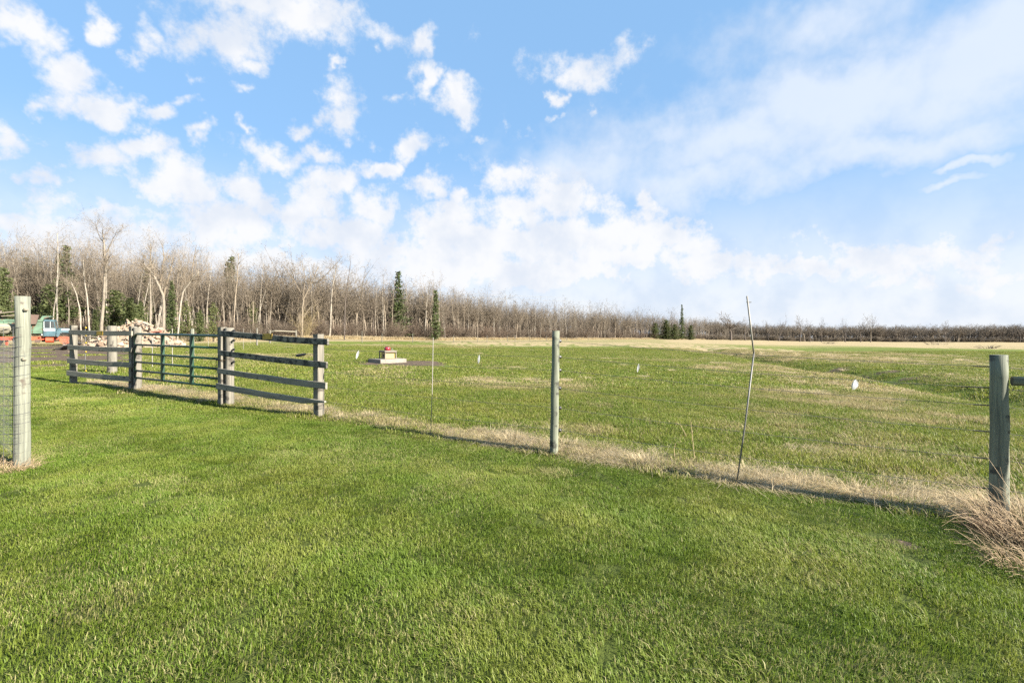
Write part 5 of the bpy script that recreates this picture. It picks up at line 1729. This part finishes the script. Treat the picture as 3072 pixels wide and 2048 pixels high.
# near, bright individual trunks on the left
def custom_tree(name, polys, mt, mc, label, d, seed, tw=40):
    rg = np.random.default_rng(seed)
    base = at_depth(polys[0][0][0][0], polys[0][0][0][1], d); base.z = h1(base.x, base.y)
    root = empty(name, base, label, 'tree')
    tb, cb, rib = MB(), MB(), Ribbons()
    sp = dict(n=[4, 3, 2], wob=[.12, .18, .3], up=[.3, .2, .1], tap=[.7, .6], sides=[4, 3], kids=[5, 5], **{'from': [.2, .2]}, ang=[(25, 60), (25, 70)], rr=[.5, .5], lr=[.5, .5], tw=.022, shape=lambda t: 1, r0=.01)
    for i, (px, rad) in enumerate(polys):
        pts = np.array([np.array(at_depth(u, v, d + .25 * math.sin(k * 1.3 + i))) for k, (u, v) in enumerate(px)])
        if i == 0: pts[0][2] = base.z - .2
        t_ = np.linspace(0, len(pts) - 1, len(pts) * 3)
        fine = np.stack([np.interp(t_, np.arange(len(pts)), pts[:, c]) for c in range(3)], 1)
        fine[1:-1] += rg.normal(0, .02, fine[1:-1].shape)
        rr = np.linspace(rad[0], rad[1], len(fine))
        (tb if i == 0 else cb).tube(fine, rr, 8 if i == 0 else 6)
        lo = .55 if i == 0 else .25
        for q in range(tw if i == 0 else tw // 2):
            f = rg.uniform(lo, 1) * (len(fine) - 1); k = min(int(f), len(fine) - 2)
            p = fine[k] + (fine[k + 1] - fine[k]) * (f - k); ax = unit(fine[k + 1] - fine[k])
            nd = unit(ax * .6 + unit(np.cross(ax, rg.normal(0, 1, 3))) * .8)
            grow(cb, rib, rg, p, nd, rg.uniform(.7, 2.2), max(.012, rr[k] * .4), 0, sp)
    V = rib.arrays(rg); cb.add(V, [tuple(range(j, j + 4)) for j in range(0, len(V), 4)])
    tb.obj('trunk', mt, root, smooth=True); cb.obj('crown', mc, root)
custom_tree('aspen_tree', [([(303, 990), (308, 930), (313, 860), (316, 790), (312, 730), (308, 690)], (.19, .05)), ([(312, 730), (296, 705), (285, 665)], (.05, .02)), ([(313, 770), (335, 725), (352, 690)], (.06, .02)), ([(315, 825), (340, 790)], (.05, .02))],
            M['bark_aspen'], M['twig_pale'], 'tall pale straight aspen with forked top standing behind the leaning log', 60, 61, 26)
custom_tree('forked_tree', [([(490, 1000), (492, 940), (490, 890), (478, 860), (462, 828), (440, 800), (425, 785)], (.20, .06)), ([(490, 890), (500, 850), (512, 810), (520, 770)], (.13, .04)), ([(478, 860), (486, 820), (492, 770), (486, 730)], (.10, .03)), ([(462, 828), (452, 780), (455, 740)], (.06, .02))],
            M['bark_aspen'], M['twig_pale'], 'pale crooked tree forking into a wide Y behind the right side of the rock pile', 58, 62, 24)
custom_tree('leaning_tree', [([(530, 1000), (545, 880), (575, 840), (597, 815)], (.12, .06)), ([(575, 840), (580, 780), (590, 735)], (.07, .02))],
            M['bark_birch'], M['twig_pale'], 'slanting pale trunk leaning right in the wood beyond the gate', 66, 63, 16)
custom_tree('birch_tree', [([(172, 1000), (170, 880), (174, 790), (172, 700)], (.12, .03)), ([(173, 800), (185, 750)], (.04, .01))], M['bark_birch'], M['twig_pale'], 'slim white birch rising behind the truck cab', 66, 64, 18)
custom_tree('birch_tree', [([(272, 1000), (262, 900), (252, 830), (250, 780)], (.10, .03))], M['bark_birch'], M['twig_pale'], 'crooked slim pale birch left of the tall aspen', 60, 65, 16)
custom_tree('birch_tree', [([(246, 1000), (240, 930), (228, 880), (214, 845)], (.08, .03))], M['bark_birch'], M['twig_pale'], 'bent pale sapling curving left above the left board panel', 58, 66, 14)
custom_tree('birch_tree', [([(450, 1000), (451, 900), (449, 800), (452, 730)], (.12, .03))], M['bark_aspen'], M['twig_pale'], 'straight pale trunk just left of the forked tree', 61, 67, 18)
custom_tree('bare_tree', [([(905, 1010), (908, 900), (935, 850), (955, 800)], (.16, .05)), ([(910, 890), (880, 840), (850, 795)], (.1, .03)), ([(935, 850), (960, 845), (1000, 800), (1020, 780)], (.09, .03)), ([(908, 900), (915, 840), (905, 780)], (.09, .03))],
            M['bark_grey'], M['twig_grey'], 'wide forking grey tree at the wood edge right of the board panel', 84, 68, 22)
custom_tree('bare_tree', [([(700, 1005), (705, 900), (712, 830), (716, 760)], (.13, .04)), ([(710, 860), (690, 800)], (.06, .02))], M['bark_grey'], M['twig_grey'], 'tall grey tree rising above the gate-side end of the right panel', 80, 69, 24)
custom_tree('bare_tree', [([(1033, 1008), (1035, 920), (1042, 850), (1052, 790)], (.12, .04)), ([(1038, 880), (1070, 865), (1090, 855)], (.07, .02))], M['bark_dark'], M['twig_grey'], 'dark kinked tree with one sideways limb left of the taller spruce', 86, 70, 16)
# overhanging tree at the left edge
plant('dark', -1.10 * 46, 46, 13.6, 'dark bare tree reaching in at the far left edge', i=0, rz=2.0, wide=1.35)
# isolated trees on the right treeline
for u, vt, dd, key, lab in [(2236, 950, 262, 'dark', 'dark bare tree just left of the bent pole on the far treeline'), (2305, 962, 280, 'dark', 'thin dark tree left of the twin-trunk far tree'), (2336, 948, 268, 'dark', 'taller far tree with a leaning dead trunk beside it, right of the bent pole'),
                            (2400, 946, 272, 'dark', 'far tree with a reddish ragged crown right of the bent pole'), (2430, 958, 276, 'dark', 'leaning far tree right of the ragged-crowned one'), (2464, 955, 270, 'dark', 'crooked far tree with a bare side limb on the right'),
                            (2536, 956, 274, 'dark', 'slim isolated far tree on the right-hand treeline'), (2582, 957, 272, 'dark', 'far tree just left of the tallest on the right-hand treeline'), (2612, 942, 262, 'spread', 'tallest of the isolated far trees on the right, leaning right'),
                            (2836, 962, 300, 'dark', 'single tree top above the far right wood')]:
    plant_px(key + '_far', u, vt - 3, dd, lab, wide=.8)

# --- front rows of the wood: alike individuals, by kind and stretch of the wood's edge
ZONE = [(-1e9, 60, 'behind the thick left-hand post'), (60, 130, 'behind the truck body'), (130, 225, 'behind the truck cab and bonnet'), (225, 330, 'above the left board panel'), (330, 430, 'above the rock pile peak'),
        (430, 540, 'above the left half of the gate'), (540, 660, 'above the right half of the gate'), (660, 800, 'above the left half of the right panel'), (800, 960, 'above the right half of the right panel'),
        (960, 1150, 'above the yellow box and slab'), (1150, 1330, 'around the two green spruces'), (1330, 1500, 'just right of the two spruces'), (1500, 1660, 'just left of the central post'), (1660, 1800, 'just right of the central post'),
        (1800, 1950, 'left of the evergreen clump'), (1950, 2110, 'around the evergreen clump and far spruce'), (2110, 2200, 'at the very end of the left wood')]
KIND = dict(aspen='pale aspen', pole='thin sapling', spread='grey branching tree')
def zone(u):
    for a, b_, n in ZONE:
        if a <= u < b_: return n
for i in range(190):
    u = -60 + 2200 * ((i + trg.random()) / 190) ** .94
    t = (u - UC) / FPX
    d = float(wood_depth(t)) + trg.uniform(.5, 9)
    x = t * d
    hm = (zpx(float(np.interp(u, TOPU, TOPV)), d) - h1(x, d))
    pale = .75 if u < 560 else (.28 if u < 1900 else .6)
    key = 'aspen' if trg.random() < pale else ('spread' if trg.random() < .5 else 'pole')
    f = trg.uniform(.70, 1.10 if u < 700 else 1.22)
    size = 'tall' if f > .96 else ('middling' if f > .82 else 'low')
    hm *= f * (.9 if key == 'pole' else 1)
    z = zone(u)
    plant(key + ('_mid' if u > 800 else ''), x, d, hm, '%s bare %s in the wood %s' % (size, KIND[key], z), '%s %ss %s' % (size, KIND[key], z), wide=trg.uniform(.8, 1.15) * (.8 if key == 'spread' else 1))
for i in range(46):
    u = 2190 + 950 * (i + trg.random()) / 46
    d = trg.uniform(318, 332); t = (u - UC) / FPX; x = t * d
    v = np.interp(u, [2190, 2350, 2500, 3100], [972, 978, 978, 976])
    key = trg.choice(['dark_far', 'pole_far', 'spread_far', 'aspen_far'])
    plant(key, x, d, (zpx(v, d) - h1(x, d)) * trg.uniform(.8, 1.05), 'small bare tree fronting the distant wood %s' % ('left of the tallest lone far tree' if u < 2600 else ('left of the stout post' if u < 2960 else 'right of the stout post')), 'trees fronting the distant wood, ' + ('left stretch' if u < 2600 else ('middle stretch' if u < 2960 else 'right stretch')), wide=trg.uniform(1.0, 1.5))

# --- the uncountable rest: wood behind, brush in front
def woods_stuff():
    rg = np.random.default_rng(31)
    P_, Rr, S, I = [], [], [], []
    def protoset(keys):
        pr, by = [], {}
        for k in keys:
            by[k] = []
            for (tm, cm) in SPEC[k][:4]:
                by[k].append(len(pr)); pr.append(joined('wood', tm, cm))
        return pr, by
    def put(by, x, y, hm, k, wide=1):
        i = by[k][rg.integers(len(by[k]))]
        s = hm / BASEH[k]
        P_.append((x, y, h1(x, y))); Rr.append((rg.normal(0, .03), rg.normal(0, .03), rg.random() * 6.28)); S.append((s * wide, s * wide, s)); I.append(i)
    def flush(name, pr, lab, cat):
        o = scatter(name, pr, P_, Rr, S, I); tag(o, lab, cat)
        P_.clear(); Rr.clear(); S.clear(); I.clear()
    for (u0, u1, n, sfx, mix, lab) in [(-700, 800, 1800, '', ['aspen', 'pole', 'spread', 'pole', 'aspen'], 'dense bare wood filling the left horizon behind truck and rock pile'),
                                        (800, 2190, 1500, '_mid', ['pole', 'spread', 'spread', 'aspen', 'pole', 'dark'], 'dense bare wood along the middle horizon')]:
        pr, by = protoset([k + sfx for k in ('aspen', 'pole', 'spread', 'dark')])
        for _ in range(n):
            u = rg.uniform(u0, u1); t = (u - UC) / FPX
            w0 = float(wood_depth(t)); d = w0 + 3 + 42 * rg.random() ** 1.3
            x = t * d
            hm = (zpx(float(np.interp(u, TOPU, TOPV)), w0 + 8) - h1(x, d)) * rg.uniform(.50, .98)
            if u > 1930 and rg.random() < .5: k = 'aspen'
            else: k = mix[rg.integers(len(mix))]
            put(by, x, d, hm, k + sfx, rg.uniform(.8, 1.2))
        flush('bare_wood', pr, lab, 'wood')
    pr, by = protoset(['aspen_far', 'pole_far', 'spread_far', 'dark_far'])
    for _ in range(900):
        u = rg.uniform(2120, 3180); t = (u - UC) / FPX
        d = 322 + 55 * rg.random() ** 1.3
        x = t * d
        v = np.interp(u, [2120, 2350, 2500, 3100], [960, 973, 975, 972])
        put(by, x, d, (zpx(v, 335) - h1(x, 335)) * rg.uniform(.7, 1.05), ['dark_far', 'spread_far', 'pole_far', 'aspen_far', 'spread_far', 'aspen_far'][rg.integers(6)], rg.uniform(1.0, 1.6))
    flush('bare_wood', pr, 'distant bare wood along the right horizon', 'wood')
    sp = [cm for (_, cm) in SPEC['shrub']]
    for _ in range(1300):
        u = rg.uniform(-500, 2190); t = (u - UC) / FPX
        d = float(wood_depth(t)) + rg.uniform(-.5, 16)
        x = t * d; hm = rg.uniform(1.3, 3.3) * (1.3 if 700 < u < 1900 else 1) * (1 + d / 600)
        s = hm / 3.2
        P_.append((x, d, h1(x, d))); Rr.append((0, 0, rg.random() * 6.28)); S.append((s * 1.3, s * 1.3, s)); I.append(rg.integers(0, 3))
    flush('brushwood', sp, 'tangled leafless brush along the foot of the left and middle woods', 'brush')
    sp = [cm for (_, cm) in SPEC['shrub_far']]
    for _ in range(420):
        u = rg.uniform(2100, 3180); t = (u - UC) / FPX
        d = rg.uniform(314, 340) if u > 2240 else rg.uniform(270, 330)
        x = t * d; s = rg.uniform(2.0, 4.2) / 3.2
        P_.append((x, d, h1(x, d))); Rr.append((0, 0, rg.random() * 6.28)); S.append((s * 1.6, s * 1.6, s)); I.append(rg.integers(0, 2))
    flush('brushwood', sp, 'leafless brush along the foot of the distant right wood', 'brush')
woods_stuff()
# overhead cables running through the trees
for i, (va, vb, ua, ub) in enumerate([(838, 905, 420, 1760), (828, 893, 560, 1700)]):
    da, db = 84, 150
    a, b_ = at_depth(ua, va, da), at_depth(ub, vb, db)
    mb = MB(); mb.tube([a.lerp(b_, k / 24) - Vector((0, 0, 1.6 * (k / 24) * (1 - k / 24))) for k in range(25)], .018, 4)
    o = mb.obj('overhead_cable', M['fibre']); tag(o, ['lower thin pale cable strung through the wood past the spruces', 'upper thin pale cable strung through the wood past the spruces'][i], 'cable')
# fallen timber in the far right field
for i, (u, v, L, lab) in enumerate([(2810, 1034, 9, 'small heap of fallen dark branches in the far right field'), (2965, 1045, 5, 'dark stick lying in the far right field near the stout post top'), (2490, 1031, 6, 'low dark brush pile in the far field right of the bent pole'), (2290, 1019, 14, 'long fallen trunk at the foot of the far treeline beside the bent pole')]):
    g_ = ground(u, v)
    stalk_clump('fallen_branches', 70 + i, g_, (L * .35, 1.0), 22, .8, L * .3, .05, 3.0, M['twig_dark'], lab, 'deadwood', (0, 0), .3)
